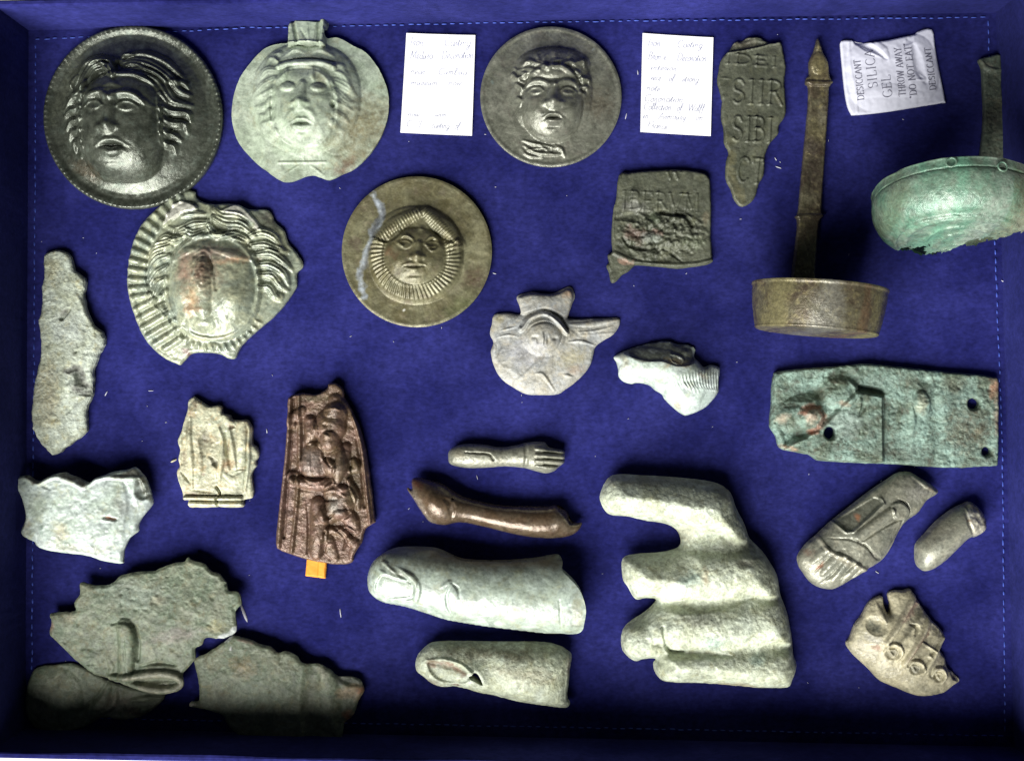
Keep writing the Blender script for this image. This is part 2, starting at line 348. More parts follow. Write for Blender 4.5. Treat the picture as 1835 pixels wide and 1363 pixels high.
    def build(s, name, label, cat, mat, base=0.0, body='body', mode='flat', thick=6, group=None, lift=None):
        z = s.z+base
        if lift is not None: z = z+lift(s.X, s.Y)
        ox, oy = (s.ol.min(0)+s.ol.max(0))/2
        X = (s.X-ox)*S*s.k; Y = -(s.Y-oy)*S*s.k; H, W = s.X.shape
        idx = np.arange(H*W).reshape(H, W)
        q = np.stack([idx[1:,:-1], idx[1:,1:], idx[:-1,1:], idx[:-1,:-1]], -1)
        V = np.stack([X, Y, z*S], -1).reshape(-1, 3)
        F = q[s.keep]; reg = s.reg[s.keep]
        def vn(V, F):
            e1 = V[F[:,2]]-V[F[:,0]]; e2 = V[F[:,3]]-V[F[:,1]]; n = np.cross(e1, e2); N = np.zeros_like(V)
            for i in range(4): np.add.at(N, F[:,i], n)
            return N/np.maximum(np.linalg.norm(N, axis=1, keepdims=True), 1e-15)
        Nn = vn(V, F); tint = s.tint.reshape(-1, 4)
        # rim of boundary edges, walked from kept faces
        k = np.pad(s.keep, 1)
        edges = []
        e = s.keep & ~k[:-2,1:-1]; edges.append(np.stack([idx[:-1,1:][e], idx[:-1,:-1][e]], 1))      # top edge
        e = s.keep & ~k[2:,1:-1]; edges.append(np.stack([idx[1:,:-1][e], idx[1:,1:][e]], 1))
        e = s.keep & ~k[1:-1,:-2]; edges.append(np.stack([idx[:-1,:-1][e], idx[1:,:-1][e]], 1))
        e = s.keep & ~k[1:-1,2:]; edges.append(np.stack([idx[1:,1:][e], idx[:-1,1:][e]], 1))
        E = np.concatenate(edges)
        if mode == 'flat': zb = np.zeros(H*W)
        elif mode == 'shell': zb = np.maximum(z.ravel()-thick, 0.3)
        elif mode == 'round': # underside mirrors the rounding
            zb = np.maximum(base-(s.u.ravel()**0.5)*thick, 0.2)
        single = len(s.parts) == 1
        loc = P(ox, oy, 0, s.k)
        root = None if single else empty(name, loc, label, cat, group)
        objs = []
        for pi, (pn, par, plab, pmat) in enumerate(s.parts):
            fs = F[reg == pi]
            if pi > 0 and len(fs) == 0: objs.append(None); continue
            Vp, Np, Tp = V, Nn, tint
            if pi == 0:
                n0 = len(V)
                Vb = V.copy(); Vb[:,2] = zb*S
                # side wall: own copies so the edge stays crisp
                n1 = len(E)
                side_top = V[E.ravel()]; side_bot = Vb[E.ravel()]
                ev = V[E[:,1]]-V[E[:,0]]; nn = np.stack([ev[:,1], -ev[:,0], np.zeros(n1)], 1); nn /= np.maximum(np.linalg.norm(nn, axis=1, keepdims=True), 1e-15)
                # smooth side normals per vertex
                acc = np.zeros_like(V); np.add.at(acc, E[:,0], nn); np.add.at(acc, E[:,1], nn); acc /= np.maximum(np.linalg.norm(acc, axis=1, keepdims=True), 1e-15)
                sn = acc[E.ravel()]
                a = n0+2*np.arange(n1); b = a+1; c = b+2*n1; d_ = a+2*n1
                sf = np.stack([b, a, d_, c], 1)
                if mode == 'round': sn = sn
                Vp = np.concatenate([V, side_top, side_bot]); Np = np.concatenate([Nn, sn, sn]); Tp = np.concatenate([tint, tint[E.ravel()], tint[E.ravel()]])
                fl = [fs, sf]
                if mode != 'flat':
                    o_ = len(Vp); Vp = np.concatenate([Vp, Vb]); Np = np.concatenate([Np, -vn(Vb, F)]); Tp = np.concatenate([Tp, tint]); fl.append(F[:, ::-1]+o_)
                fs = np.concatenate(fl)
            used = np.unique(fs); mp_ = np.zeros(len(Vp), int); mp_[used] = np.arange(len(used))
            pm = pmat or mat
            if single: o = mesh_obj(name, Vp[used], mp_[fs], pm, None, Np[used], Tp[used], loc=loc); tag(o, label, cat, group); return o
            parent = root if par is None else objs[par]
            o = mesh_obj(body if pi == 0 else pn, Vp[used], mp_[fs], pm, parent, Np[used], Tp[used])
            if plab: o['label'] = plab
            objs.append(o)
        return root
# ---------------------------------------------------------------- lettering (strokes: x right, y up, cap height 1)
def arc(cx, cy, rx, ry, a0, a1, n=12):
    return [(cx+rx*math.cos(math.radians(a0+(a1-a0)*i/n)), cy+ry*math.sin(math.radians(a0+(a1-a0)*i/n))) for i in range(n+1)]
CAP = {
 'A': (0.72, [[(0.04,0),(0.36,1)],[(0.36,1),(0.68,0)],[(0.17,0.36),(0.55,0.36)]], [(0.04,0),(0.68,0)]),
 'B': (0.62, [[(0.12,0),(0.12,1)],[(0.12,1)]+arc(0.28,0.77,0.22,0.23,90,-90,8)+[(0.12,0.54)],[(0.12,0.54)]+arc(0.30,0.27,0.26,0.27,90,-90,8)+[(0.12,0)]], [(0.08,0),(0.08,1)]),
 'C': (0.70, [arc(0.38,0.5,0.32,0.5,48,312,18)], []),
 'D': (0.74, [[(0.12,0),(0.12,1)],[(0.12,1)]+arc(0.30,0.5,0.38,0.5,90,-90,12)+[(0.12,0)]], [(0.08,0),(0.08,1)]),
 'E': (0.62, [[(0.12,0),(0.12,1)],[(0.12,1),(0.54,1),(0.54,0.85)],[(0.12,0.52),(0.44,0.52)],[(0.12,0),(0.56,0),(0.56,0.17)]], [(0.08,0),(0.08,1)]),
 'F': (0.58, [[(0.12,0),(0.12,1)],[(0.12,1),(0.54,1),(0.54,0.85)],[(0.12,0.52),(0.44,0.52)]], [(0.12,0)]),
 'G': (0.74, [arc(0.38,0.5,0.32,0.5,48,340,18),[(0.64,0.12),(0.64,0.42),(0.46,0.42)]], []),
 'H': (0.76, [[(0.13,0),(0.13,1)],[(0.63,0),(0.63,1)],[(0.13,0.52),(0.63,0.52)]], [(0.13,0),(0.13,1),(0.63,0),(0.63,1)]),
 'I': (0.34, [[(0.17,0),(0.17,1)]], [(0.17,0),(0.17,1)]),
 'K': (0.7, [[(0.13,0),(0.13,1)],[(0.6,1),(0.13,0.42)],[(0.28,0.58),(0.62,0)]], [(0.13,0),(0.13,1)]),
 'L': (0.60, [[(0.13,1),(0.13,0),(0.56,0),(0.56,0.2)]], [(0.13,1)]),
 'M': (0.86, [[(0.10,0),(0.15,1)],[(0.15,1),(0.43,0.2)],[(0.43,0.2),(0.71,1)],[(0.71,1),(0.76,0)]], [(0.10,0),(0.76,0)]),
 'N': (0.76, [[(0.13,0),(0.13,1)],[(0.13,1),(0.63,0)],[(0.63,0),(0.63,1)]], [(0.13,0),(0.63,1)]),
 'O': (0.76, [arc(0.38,0.5,0.32,0.5,0,360,22)], []),
 'R': (0.68, [[(0.12,0),(0.12,1)],[(0.12,1)]+arc(0.30,0.76,0.24,0.24,90,-90,8)+[(0.12,0.52)],[(0.32,0.52),(0.64,0)]], [(0.12,0),(0.08,1)]),
 'S': (0.58, [[(0.49,0.82)]+arc(0.29,0.75,0.21,0.25,60,235,10)+[(0.3,0.5)]+arc(0.29,0.25,0.22,0.25,55,-145,10)], []),
 'T': (0.66, [[(0.33,0),(0.33,1)],[(0.04,0.85),(0.04,1),(0.62,1),(0.62,0.85)]], [(0.33,0)]),
 'V': (0.72, [[(0.04,1),(0.36,0)],[(0.36,0),(0.68,1)]], [(0.04,1),(0.68,1)]),
 'W': (0.96, [[(0.04,1),(0.27,0)],[(0.27,0),(0.48,0.95)],[(0.48,0.95),(0.69,0)],[(0.69,0),(0.92,1)]], [(0.04,1),(0.92,1)]),
 'X': (0.7, [[(0.05,0),(0.65,1)],[(0.05,1),(0.65,0)]], []),
 'Y': (0.70, [[(0.04,1),(0.35,0.48)],[(0.66,1),(0.35,0.48)],[(0.35,0.48),(0.35,0)]], [(0.04,1),(0.66,1),(0.35,0)]),
 '"': (0.30, [[(0.1,1.02),(0.1,0.8)],[(0.22,1.02),(0.22,0.8)]], []),
 ' ': (0.36, [], []),
}
# running hand: one pen line per letter, x-height 0.5
LOW = {
 'a': (0.46, [arc(0.24,0.25,0.19,0.25,50,350,9)+[(0.42,0.45),(0.41,0.1),(0.48,0)]]),
 'b': (0.42, [[(0.05,0.1),(0.2,0.7),(0.16,1),(0.07,0.9),(0.07,0.1)]+arc(0.2,0.2,0.15,0.22,200,420,7)]),
 'c': (0.38, [arc(0.24,0.25,0.18,0.25,50,310,9)+[(0.4,0.08)]]),
 'd': (0.48, [arc(0.22,0.25,0.18,0.25,50,350,9)+[(0.42,1.0),(0.4,0.1),(0.5,0)]]),
 'e': (0.38, [[(0.02,0.1),(0.3,0.3),(0.28,0.46),(0.16,0.5),(0.06,0.3),(0.1,0.05),(0.26,0),(0.4,0.1)]]),
 'f': (0.30, [[(0.0,0.1),(0.25,0.8),(0.2,1.05),(0.1,0.9),(0.08,-0.4)],[(0.0,0.45),(0.25,0.5)]]),
 'g': (0.44, [arc(0.22,0.25,0.18,0.25,50,350,9)+[(0.4,0.45),(0.34,-0.3),(0.2,-0.42),(0.1,-0.3),(0.45,0.05)]]),
 'i': (0.22, [[(0.0,0.1),(0.1,0.5),(0.1,0.08),(0.22,0.05)],[(0.12,0.72),(0.15,0.76)]]),
 'l': (0.24, [[(0.0,0.1),(0.18,0.8),(0.12,1.05),(0.06,0.8),(0.1,0.05),(0.24,0.08)]]),
 'm': (0.66, [[(0.04,0.48),(0.06,0)],[(0.06,0.3),(0.18,0.5),(0.25,0.4),(0.25,0)],[(0.25,0.3),(0.4,0.5),(0.48,0.4),(0.48,0.08),(0.62,0.05)]]),
 'n': (0.46, [[(0.04,0.48),(0.06,0)],[(0.06,0.3),(0.2,0.5),(0.3,0.4),(0.3,0.08),(0.44,0.05)]]),
 'o': (0.42, [arc(0.2,0.25,0.17,0.25,80,440,10)+[(0.42,0.42)]]),
 'r': (0.32, [[(0.02,0.1),(0.1,0.5),(0.24,0.42),(0.2,0.1),(0.34,0.05)]]),
 's': (0.32, [[(0.0,0.1),(0.2,0.5),(0.26,0.2),(0.14,0),(0.04,0.06)]]),
 't': (0.28, [[(0.02,0.1),(0.14,0.8),(0.1,0.1),(0.26,0.05)],[(0.0,0.55),(0.27,0.6)]]),
 'u': (0.46, [[(0.02,0.45),(0.06,0.08),(0.2,0.02),(0.32,0.48),(0.32,0.08),(0.46,0.05)]]),
 'v': (0.38, [[(0.02,0.48),(0.14,0),(0.3,0.46),(0.38,0.44)]]),
 'w': (0.56, [[(0.02,0.48),(0.1,0.02),(0.24,0.4),(0.36,0.02),(0.48,0.48),(0.56,0.44)]]),
 'x': (0.38, [[(0.02,0.48),(0.32,0)],[(0.3,0.48),(0.04,0)]]),
 'y': (0.44, [[(0.02,0.45),(0.08,0.08),(0.22,0.02),(0.34,0.48)],[(0.34,0.48),(0.24,-0.35),(0.08,-0.35)]]),
 '.': (0.2, [[(0.06,0.0),(0.1,0.03)]]),
}
def ribbon(strokes, wfun, zfun, off, k):
    """flat print: ribbons of varying width laid on a surface; strokes in plan px"""
    V, F = [], []
    for st in strokes:
        st = np.asarray(st, float)
        if len(st) == 2:
            n = 5; st = np.array([st[0]+(st[1]-st[0])*i/(n-1) for i in range(n)])
        t = np.gradient(st, axis=0); t /= np.maximum(np.hypot(*t.T)[:, None], 1e-9); nrm = np.stack([-t[:,1], t[:,0]], 1)
        wd = wfun(t)[:, None]/2
        a = st+nrm*wd; b = st-nrm*wd; i0 = len(V)
        for p in (np.stack([a, b], 1).reshape(-1, 2)):
            V.append(p)
        for i in range(len(st)-1): F.append((i0+2*i, i0+2*i+1, i0+2*i+3, i0+2*i+2))
    V = np.array(V); z = zfun(V[:,0], V[:,1])+off
    return V, z, F
def print_line(name, text, a, b, cap, mat, parent, ploc, k, zfun, off=0.5, hand=False, wmin=0.7, wmax=1.7, fontset=None):
    """text run from a to b (plan px), letters stand to the left of the run direction"""
    a = np.array(a, float); b = np.array(b, float); L = np.hypot(*(b-a)); u = (b-a)/L; v = np.array([u[1], -u[0]])
    strokes, x = [], 0.0; serifs = []; gap = 0.04 if hand else 0.07
    jr = random.Random(text)
    for ch in text:
        if hand and ch in LOW: w_, ss = LOW[ch]; sf = []
        elif ch in CAP: w_, ss, sf = CAP[ch]
        else: w_, ss, sf = 0.3, [], []
        dy = jr.uniform(-0.04, 0.04) if hand else 0
        for s_ in ss:
            s_ = np.array(s_)+np.array([x, dy])
            if hand:
                s_ = s_+np.array([[0.25*q for q in s_[:,1]], [0]*len(s_)]).T
                if len(s_) > 2: s_ = catmull(s_, False, 3)
            strokes.append(s_)
        if not hand:
            for (sx, sy) in sf: serifs.append(np.array([[x+sx-0.09, sy], [x+sx+0.09, sy]]))
        x += w_+gap
    sc = L/max(x-gap, .01); allv = []
    def place(s_): return a+np.outer(s_[:,0]*sc, u)+np.outer(s_[:,1]*cap, v)
    st = [place(s_) for s_ in strokes]; se = [place(s_) for s_ in serifs]
    if hand: wf = lambda t: wmin+(wmax-wmin)*np.abs(t@v)
    else: wf = lambda t: wmin+(wmax-wmin)*np.abs(t@v)**1.3
    V, z, F = ribbon(st, wf, zfun, off, k)
    if se:
        V2, z2, F2 = ribbon(se, lambda t: np.full(len(t), wmin), zfun, off+0.15, k); n = len(V)
        V = np.concatenate([V, V2]); z = np.concatenate([z, z2]); F += [tuple(i+n for i in f) for f in F2]
    W = np.stack([(V[:,0]-CX)*S*k-ploc[0], -(V[:,1]-CY)*S*k-ploc[1], z*S-ploc[2]], 1)
    return mesh_obj(name, W, F, mat, parent, smooth=False)
def stamp(R, text, a, b, cap, wd, h, part='letter', lab=True, raised_edge=0.0):
    """letters cast in relief: strokes raised out of a plate, each letter a part"""
    a = np.array(a, float); b = np.array(b, float); L = np.hypot(*(b-a)); u = (b-a)/L; v = np.array([u[1], -u[0]])
    x = 0; tot = sum(CAP[c][0]+0.08 for c in text); sc = L/tot
    for ch in text:
        w_, ss, sf = CAP[ch]
        for s_ in ss:
            s_ = np.array(s_)+np.array([x, 0]); pts = a+np.outer(s_[:,0]*sc, u)+np.outer(s_[:,1]*cap, v)
            R.line(pts, wd, h, (1, 1, 1), 0.5, smooth=False)
        for (sx, sy) in sf:
            s_ = np.array([[x+sx-0.1, sy], [x+sx+0.1, sy]]); pts = a+np.outer(s_[:,0]*sc, u)+np.outer(s_[:,1]*cap, v)
            R.line(pts, wd*0.8, h*0.6, (1, 1, 1), 0.5, smooth=False)
        if lab and ch != ' ':
            c0 = np.array([[x-0.02, -0.08], [x+w_+0.02, -0.08], [x+w_+0.02, 1.08], [x-0.02, 1.08]])
            pts = a+np.outer(c0[:,0]*sc, u)+np.outer(c0[:,1]*cap, v)
            m0 = inpoly(R.cx, R.cy, R.T(pts))
            near = np.zeros(R.cx.shape, bool)
            for s_ in ss:
                s_ = np.array(s_)+np.array([x, 0]); pp = a+np.outer(s_[:,0]*sc, u)+np.outer(s_[:,1]*cap, v)
                near |= seg_dist(R.cx, R.cy, R.T(pp))[0] < wd/R.f*1.15
            R.parts.append((part, None, None, None)); R.reg[m0 & near] = len(R.parts)-1
        x += w_+0.08
def face(R, cx, cy, rx, ry, H, eyes, nose, mouth, chin, brow=True, sq=2.6, scale=1.0, open_=True, parts=True, plab=None, poly=None, soft=False):
    """a head in relief. eyes [(x,y,w)], nose (x0,y0,x1,y1,w), mouth (x,y,w)"""
    f = scale
    R.super(cx, cy, rx, ry, H, n=sq, p=0.55)
    for (x, y, w_) in eyes:
        side = 1 if x > cx else -1           # outer corner side
        R.bump(x, y-w_*0.12, w_*0.95, w_*0.60, -7.0*f)
        R.bump(x+side*w_*0.1, y+w_*0.5, w_*0.8, w_*0.25, -1.5*f)
        if brow: R.line([(x-side*w_*1.05, y-w_*0.50), (x-side*w_*0.2, y-w_*0.82), (x+side*w_*0.6, y-w_*0.66), (x+side*w_*1.1, y-w_*0.10)], w_*0.34, 5.0*f, (0.7, 1, 0.8, 0.3), 1.0)
        R.dome(x, y+w_*0.02, w_*0.60, w_*0.34, 4.0*f)
        if soft: R.dome(x, y, w_*0.5, w_*0.36, 3.0*f)
        else:
            R.line([(x-side*w_*0.66, y+w_*0.10), (x-side*w_*0.25, y-w_*0.26), (x+side*w_*0.3, y-w_*0.26), (x+side*w_*0.78, y+w_*0.12)], w_*0.13, 3.2*f, (0.6, 1, 1, 0.5))
            R.line([(x-side*w_*0.62, y+w_*0.12), (x, y+w_*0.34), (x+side*w_*0.7, y+w_*0.13)], w_*0.09, 1.5*f)
            R.bump(x, y+w_*0.03, w_*0.12, w_*0.12, -1.3*f)
    x0, y0, x1, y1, nw = nose
    R.line([(x0, y0), ((x0+x1)/2, (y0+y1)/2), (x1, y1)], nw*0.55, 8.5*f, (0.6, 0.62, 0.75, 0.9), 1.0)
    R.bump(x1, y1-nw*0.1, nw*0.42, nw*0.36, 6.5*f)
    for sgn in (-1, 1): R.bump(x1+sgn*nw*0.5, y1, nw*0.26, nw*0.24, 4.5*f)
    mx, my, mw = mouth; hw = mw/2
    R.bump(mx, my+mw*0.1, mw*0.62, mw*0.5, 4.0*f)
    if open_:
        up = my-mw*0.11; lo = my+mw*0.15
        R.bump(mx, my+mw*0.02, mw*0.44, mw*0.15, -6.5*f)
        R.line([(mx-hw*1.0, my+mw*0.05), (mx-hw*0.62, my-mw*0.04), (mx-hw*0.25, up), (mx, up+mw*0.035), (mx+hw*0.25, up), (mx+hw*0.62, my-mw*0.04), (mx+hw*1.0, my+mw*0.05)], mw*0.125, 3.6*f, (0.3, 0.7, 1, 0.7, 0.3), 1.0)
        R.line([(mx-hw*0.62, my+mw*0.14), (mx-hw*0.3, lo), (mx, lo+mw*0.03), (mx+hw*0.3, lo), (mx+hw*0.62, my+mw*0.14)], mw*0.15, 5.0*f, (0.5, 1, 1, 1, 0.5), 0.9)
        R.line([(mx-hw*0.55, my+mw*0.02), (mx, my+mw*0.0), (mx+hw*0.55, my+mw*0.02)], mw*0.10, -4.5*f)
    else:
        up = my-mw*0.10; lo = my+mw*0.14
        R.line([(mx-hw, my-mw*0.02), (mx-hw*0.4, up), (mx, up+mw*0.02), (mx+hw*0.4, up), (mx+hw, my-mw*0.02)], mw*0.10, 3.2*f)
        R.line([(mx-hw*0.75, my+mw*0.06), (mx, lo+mw*0.02), (mx+hw*0.75, my+mw*0.06)], mw*0.12, 3.2*f)
        R.line([(mx-hw*0.85, my), (mx, my+mw*0.03), (mx+hw*0.85, my)], mw*0.055, -3.2*f)
    R.bump(mx, lo+mw*0.26, mw*0.4, mw*0.10, -3.2*f)
    R.bump(chin[0], chin[1], mw*0.42, mw*0.3, 4.0*f)
    for sgn in (-1, 1):   # cheeks
        R.bump(mx+sgn*rx*0.52, (nose[3]+my)/2-ry*0.02, rx*0.30, ry*0.26, 2.8*f)
    if parts:
        if poly is not None: R.part('face', poly=poly, label=plab)
        else: R.part('face', ell=(cx, cy, rx*0.97, ry*0.97), label=plab)
        fi = len(R.parts)-1
        for (x, y, w_) in eyes: R.part('eye', ell=(x, y, w_*0.72, w_*0.46), parent=fi)
        R.part('nose', line=[(x0, y0), (x1, y1)], wd=nw*0.5, parent=fi)
        R.part('mouth', ell=(mx, (up+lo)/2, mw*0.55, mw*(0.36 if open_ else 0.22)), parent=fi)
        return fi
# ---------------------------------------------------------------- the tray
def quadwall(a, b, h, t, out):
    """wall along a->b (plan px), inner face at a-b, thickness t outward"""
    a = np.array(a, float); b = np.array(b, float); d = (b-a)/np.hypot(*(b-a)); n = np.array(out, float)
    V, F = [], []; prof = [(0, -6), (0, h-5), (1.2, h-1.5), (4, h), (t-3, h), (t, h-3), (t, -6)]
    N = 60
    for i in range(N+1):
        p = a+(b-a)*i/N; wob = 0.9*math.sin(i*0.35)+0.5*math.sin(i*0.9)
        for (o_, z) in prof:
            q = p+n*(o_+(wob if o_ < 2 and z > 5 else 0)); V.append(P(q[0], q[1], z))
    m = len(prof)
    for i in range(N):
        for j in range(m-1): F.append((i*m+j, i*m+j+1, (i+1)*m+j+1, (i+1)*m+j))
    F.append(tuple(range(m))); F.append(tuple(N*m+j for j in reversed(range(m))))
    return np.array(V), F
TL, TR, BR, BL = (50, 54), (1786, 22), (1818, 1338), (44, 1304)
HW = 136
tray = empty('display_tray', (0, 0, 0), 'shallow display tray lined with dark blue velvet and stitched round its floor', 'tray')
# lining: the floor sheet with slight unevenness
def lining_h(x, y): return 0.9*fbm(x, y, 160, 3, 3)
gx, gy = np.meshgrid(np.linspace(0, 1, 150), np.linspace(0, 1, 110))
fx = (1-gy)*((1-gx)*TL[0]+gx*TR[0])+gy*((1-gx)*BL[0]+gx*BR[0]); fy = (1-gy)*((1-gx)*TL[1]+gx*TR[1])+gy*((1-gx)*BL[1]+gx*BR[1])
edge = np.minimum(np.minimum(gx, 1-gx)*1750, np.minimum(gy, 1-gy)*1280)
fz = np.where(edge < 16, -2.2*(np.clip((16-edge)/16, 0, 1)), 0.0)-0.8+lining_h(fx, fy)*0.6
V = np.stack([(fx-CX)*S, -(fy-CY)*S, fz*S], -1).reshape(-1, 3); idx = np.arange(fx.size).reshape(fx.shape)
mesh_obj('lining', V, np.stack([idx[1:,:-1], idx[1:,1:], idx[:-1,1:], idx[:-1,:-1]], -1).reshape(-1, 4), M['velvet'], tray)
for a, b, out in ((TL, TR, (0, -1)), (BR, BL, (0, 1)), (BL, TL, (-1, 0)), (TR, BR, (1, 0))):
    if out[0] == 0:   # long walls run past the corners
        e = (np.array(b, float)-np.array(a))/np.hypot(b[0]-a[0], b[1]-a[1]); a2 = np.array(a)-e*12.3; b2 = np.array(b)+e*12.3
    else: a2, b2 = a, b
    V, F = quadwall(a2, b2, HW-(0.8 if out[0] else 0), 11 if out[0] else 12, out)
    mesh_obj('wall', V, F, M['velvet'], tray, smooth=False)
# stitching: raised dashes of thread along the floor edge
def bead(p, q, wd, h, V, F, sag=0.0):
    p = np.array(p, float); q = np.array(q, float); d = q-p; L = np.hypot(*d); d /= L; n = np.array([-d[1], d[0]]); i0 = len(V)
    for t, s_ in ((0, 0.35), (0.2, 0.9), (0.5, 1), (0.8, 0.9), (1, 0.35)):
        c = p+d*L*t
        for o_, z in ((-1, 0), (-0.6, 0.8), (0.6, 0.8), (1, 0)):
            r = c+n*o_*wd*0.5*s_; V.append(P(r[0], r[1], z*h*s_-1.2))
    for i in range(4):
        for j in range(3): F.append((i0+i*4+j, i0+i*4+j+1, i0+(i+1)*4+j+1, i0+(i+1)*4+j))
V, F = [], []; rs = random.Random(4)
runs = [((62, 71), (430, 50)), ((430, 50), (1000, 39)), ((1000, 39), (1770, 31)), ((64, 78), (61, 600)), ((61, 600), (56, 1282)), ((1771, 36), (1783, 430)), ((1783, 430), (1797, 830)), ((1797, 830), (1801, 1314)), ((56, 1284), (1802, 1318))]
for a, b in runs:
    a = np.array(a, float); b = np.array(b, float); L = np.hypot(*(b-a)); n = int(L/15)
    for i in range(n):
        t0 = (i+0.1+rs.uniform(-.06,.06))/n; t1 = (i+0.68+rs.uniform(-.12,.12))/n
        j = np.array([rs.uniform(-.8,.8), rs.uniform(-.8,.8)])
        bead(a+(b-a)*t0+j, a+(b-a)*t1+j, rs.uniform(1.6, 2.6), 2.4, V, F)
tag(mesh_obj('stitching', np.array(V), F, M['thread'], tray), kind='stuff')
# lint caught on the velvet
V, F = [], []
lints = [(437, 1098, 12), (610, 1098, 5), (478, 772, 4), (886, 490, 3), (855, 855, 3), (1122, 208, 4), (1143, 130, 4), (1395, 300, 4), (1390, 285, 3), (190, 705, 4), (1572, 1025, 3), (1800, 505, 4), (270, 700, 3), (715, 495, 3), (1660, 1140, 3)]
for i in range(85): lints.append((rs.uniform(70, 1780), rs.uniform(60, 1290), rs.uniform(0.8, 1.7)))
for (x, y, sz) in lints:
    an = rs.uniform(0, 3.14); l = sz*rs.uniform(0.7, 1.6); bead((x-l*math.cos(an), y-l*math.sin(an)), (x+l*math.cos(an), y+l*math.sin(an)), max(0.9, sz*0.45), 1.6+sz*0.2, V, F)
tag(mesh_obj('lint_specks', np.array(V), F, M['lint']), 'tiny pale specks of lint scattered over the blue velvet', 'lint', kind='stuff')
# table below
V = [P(-2600, -2400, -9), P(4400, -2400, -9), P(4400, 3800, -9), P(-2600, 3800, -9)]
tag(mesh_obj('table_top', np.array(V), [(3, 2, 1, 0)], M['table'], smooth=False), kind='structure')

# ---------------------------------------------------------------- medallions
fA = (50, 20, 3.587); fB = (400, 20, 4.259); fC = (200, 320, 3.786); fD = (590, 300, 4.397); fE = (850, 30, 4.868)
def circ(x, y, rx, ry, n=40, wob=0.0, seed=1):
    r_ = random.Random(seed); return [(x+rx*(1+r_.uniform(-wob, wob))*math.cos(i*2*math.pi/n), y+ry*(1+r_.uniform(-wob, wob))*math.sin(i*2*math.pi/n)) for i in range(n)]
def radial(R, x, y, rx, ry, fn):
    a, b = R._loc(x, y, rx, ry, 0); R.z += fn(np.sqrt(a*a+b*b), np.arctan2(b, a)); return R
# 1 dark medallion, upper left
R = Relief(circ(672, 680, 577, 590), fA, 1.8, 14)
def prof1(r, th):
    z = np.interp(r, [0, .45, .62, .74, .84, .90, .95, .985, 1.0], [34, 31, 25, 17, 9, 8, 12, 12.5, 9])
    return z+1.1*np.clip((r-.945)/.03, 0, 1)*(0.5+0.5*np.sign(np.sin(th*110)))*(r < 0.995)
radial(R, 672, 680, 577, 590, prof1)
R.super(640, 740, 300, 380, 10, n=2.4, p=0.7)
face(R, 632, 760, 266, 345, 29, [(485, 640, 92), (695, 650, 98)], (603, 590, 580, 785, 110), (600, 895, 235), (580, 1000), sq=2.9, poly=[(590,440),(720,500),(870,560),(890,720),(885,890),(800,1000),(700,1065),(600,1075),(500,1030),(410,920),(383,800),(383,640),(395,530),(480,480)])
R.line([(390,665),(470,575),(555,545)], 26, 3.5); R.line([(620,575),(720,580),(860,655)], 30, 4.0)
R.line([(540,520),(600,505),(660,530)], 22, 2.5)
R.part('hair', poly=[(590,440),(480,480),(395,530),(383,700),(375,850),(385,960),(320,900),(270,820),(235,700),(240,570),(280,480),(310,400),(400,320),(560,285),(640,265),(780,300),(920,350),(1010,410),(1045,520),(1060,640),(1040,760),(1000,860),(930,910),(890,930),(888,720),(870,560),(720,500)])
L1 = [([(585,330),(470,315),(380,350),(330,440),(285,500)],34,10,2),([(590,435),(540,365),(450,375),(395,450),(350,520),(290,560)],50,17,3),([(560,440),(520,370),(470,340)],20,8,1),([(400,490),(360,560),(300,580),(250,640)],36,12,2),([(378,560),(345,640),(285,655),(240,690)],34,12,2),([(375,640),(350,710),(295,725),(255,770)],33,12,2),([(372,715),(350,780),(300,790),(275,835)],32,12,2),([(372,790),(355,850),(315,860),(310,910)],30,11,2),([(378,860),(372,910),(350,945)],26,9,2),([(330,430),(290,470),(300,520)],26,8,1),
 ([(650,300),(760,290),(880,330),(960,390),(1015,440)],34,10,2),([(630,350),(730,345),(850,390),(940,460),(985,520),(1050,550)],42,13,3),([(625,425),(740,420),(860,470),(915,550),(960,600),(1060,620)],48,14,3),([(640,380),(700,370),(780,385)],26,6,1),([(880,560),(905,640),(960,665),(1040,670),(1060,720)],34,12,2),([(885,650),(910,720),(960,740),(1025,740),(1040,790)],34,12,2),([(890,740),(912,800),(955,812),(1000,840)],32,11,2),([(892,820),(912,870),(955,880),(965,920)],29,10,2),([(940,470),(1010,470),(1045,510)],24,8,1),([(600,330),(570,370),(590,440)],26,10,1),([(620,330),(640,300),(700,300)],22,8,1),([(400,470),(388,530),(382,600)],26,8,1)]
for i, (p, w_, h, st) in enumerate(L1): R.line(p, w_, h, (0.55, 1, 0.9, 0.35), 0.6, strands=st)
R.noise(0.9, 12, 2).stain((0.09,0.055,0.02), 0.5, 380, 1030, 130, 60, 35).stain((0.16,0.18,0.11), 0.45, 250, 480, 60, 330, 25)
R.build('dark_medallion', 'dark round bronze medallion with knurled rim and frowning wavy-haired face', 'medallion', M['dark'], 2.0, body='disc', mode='shell', thick=9, group='round bronze medallions')

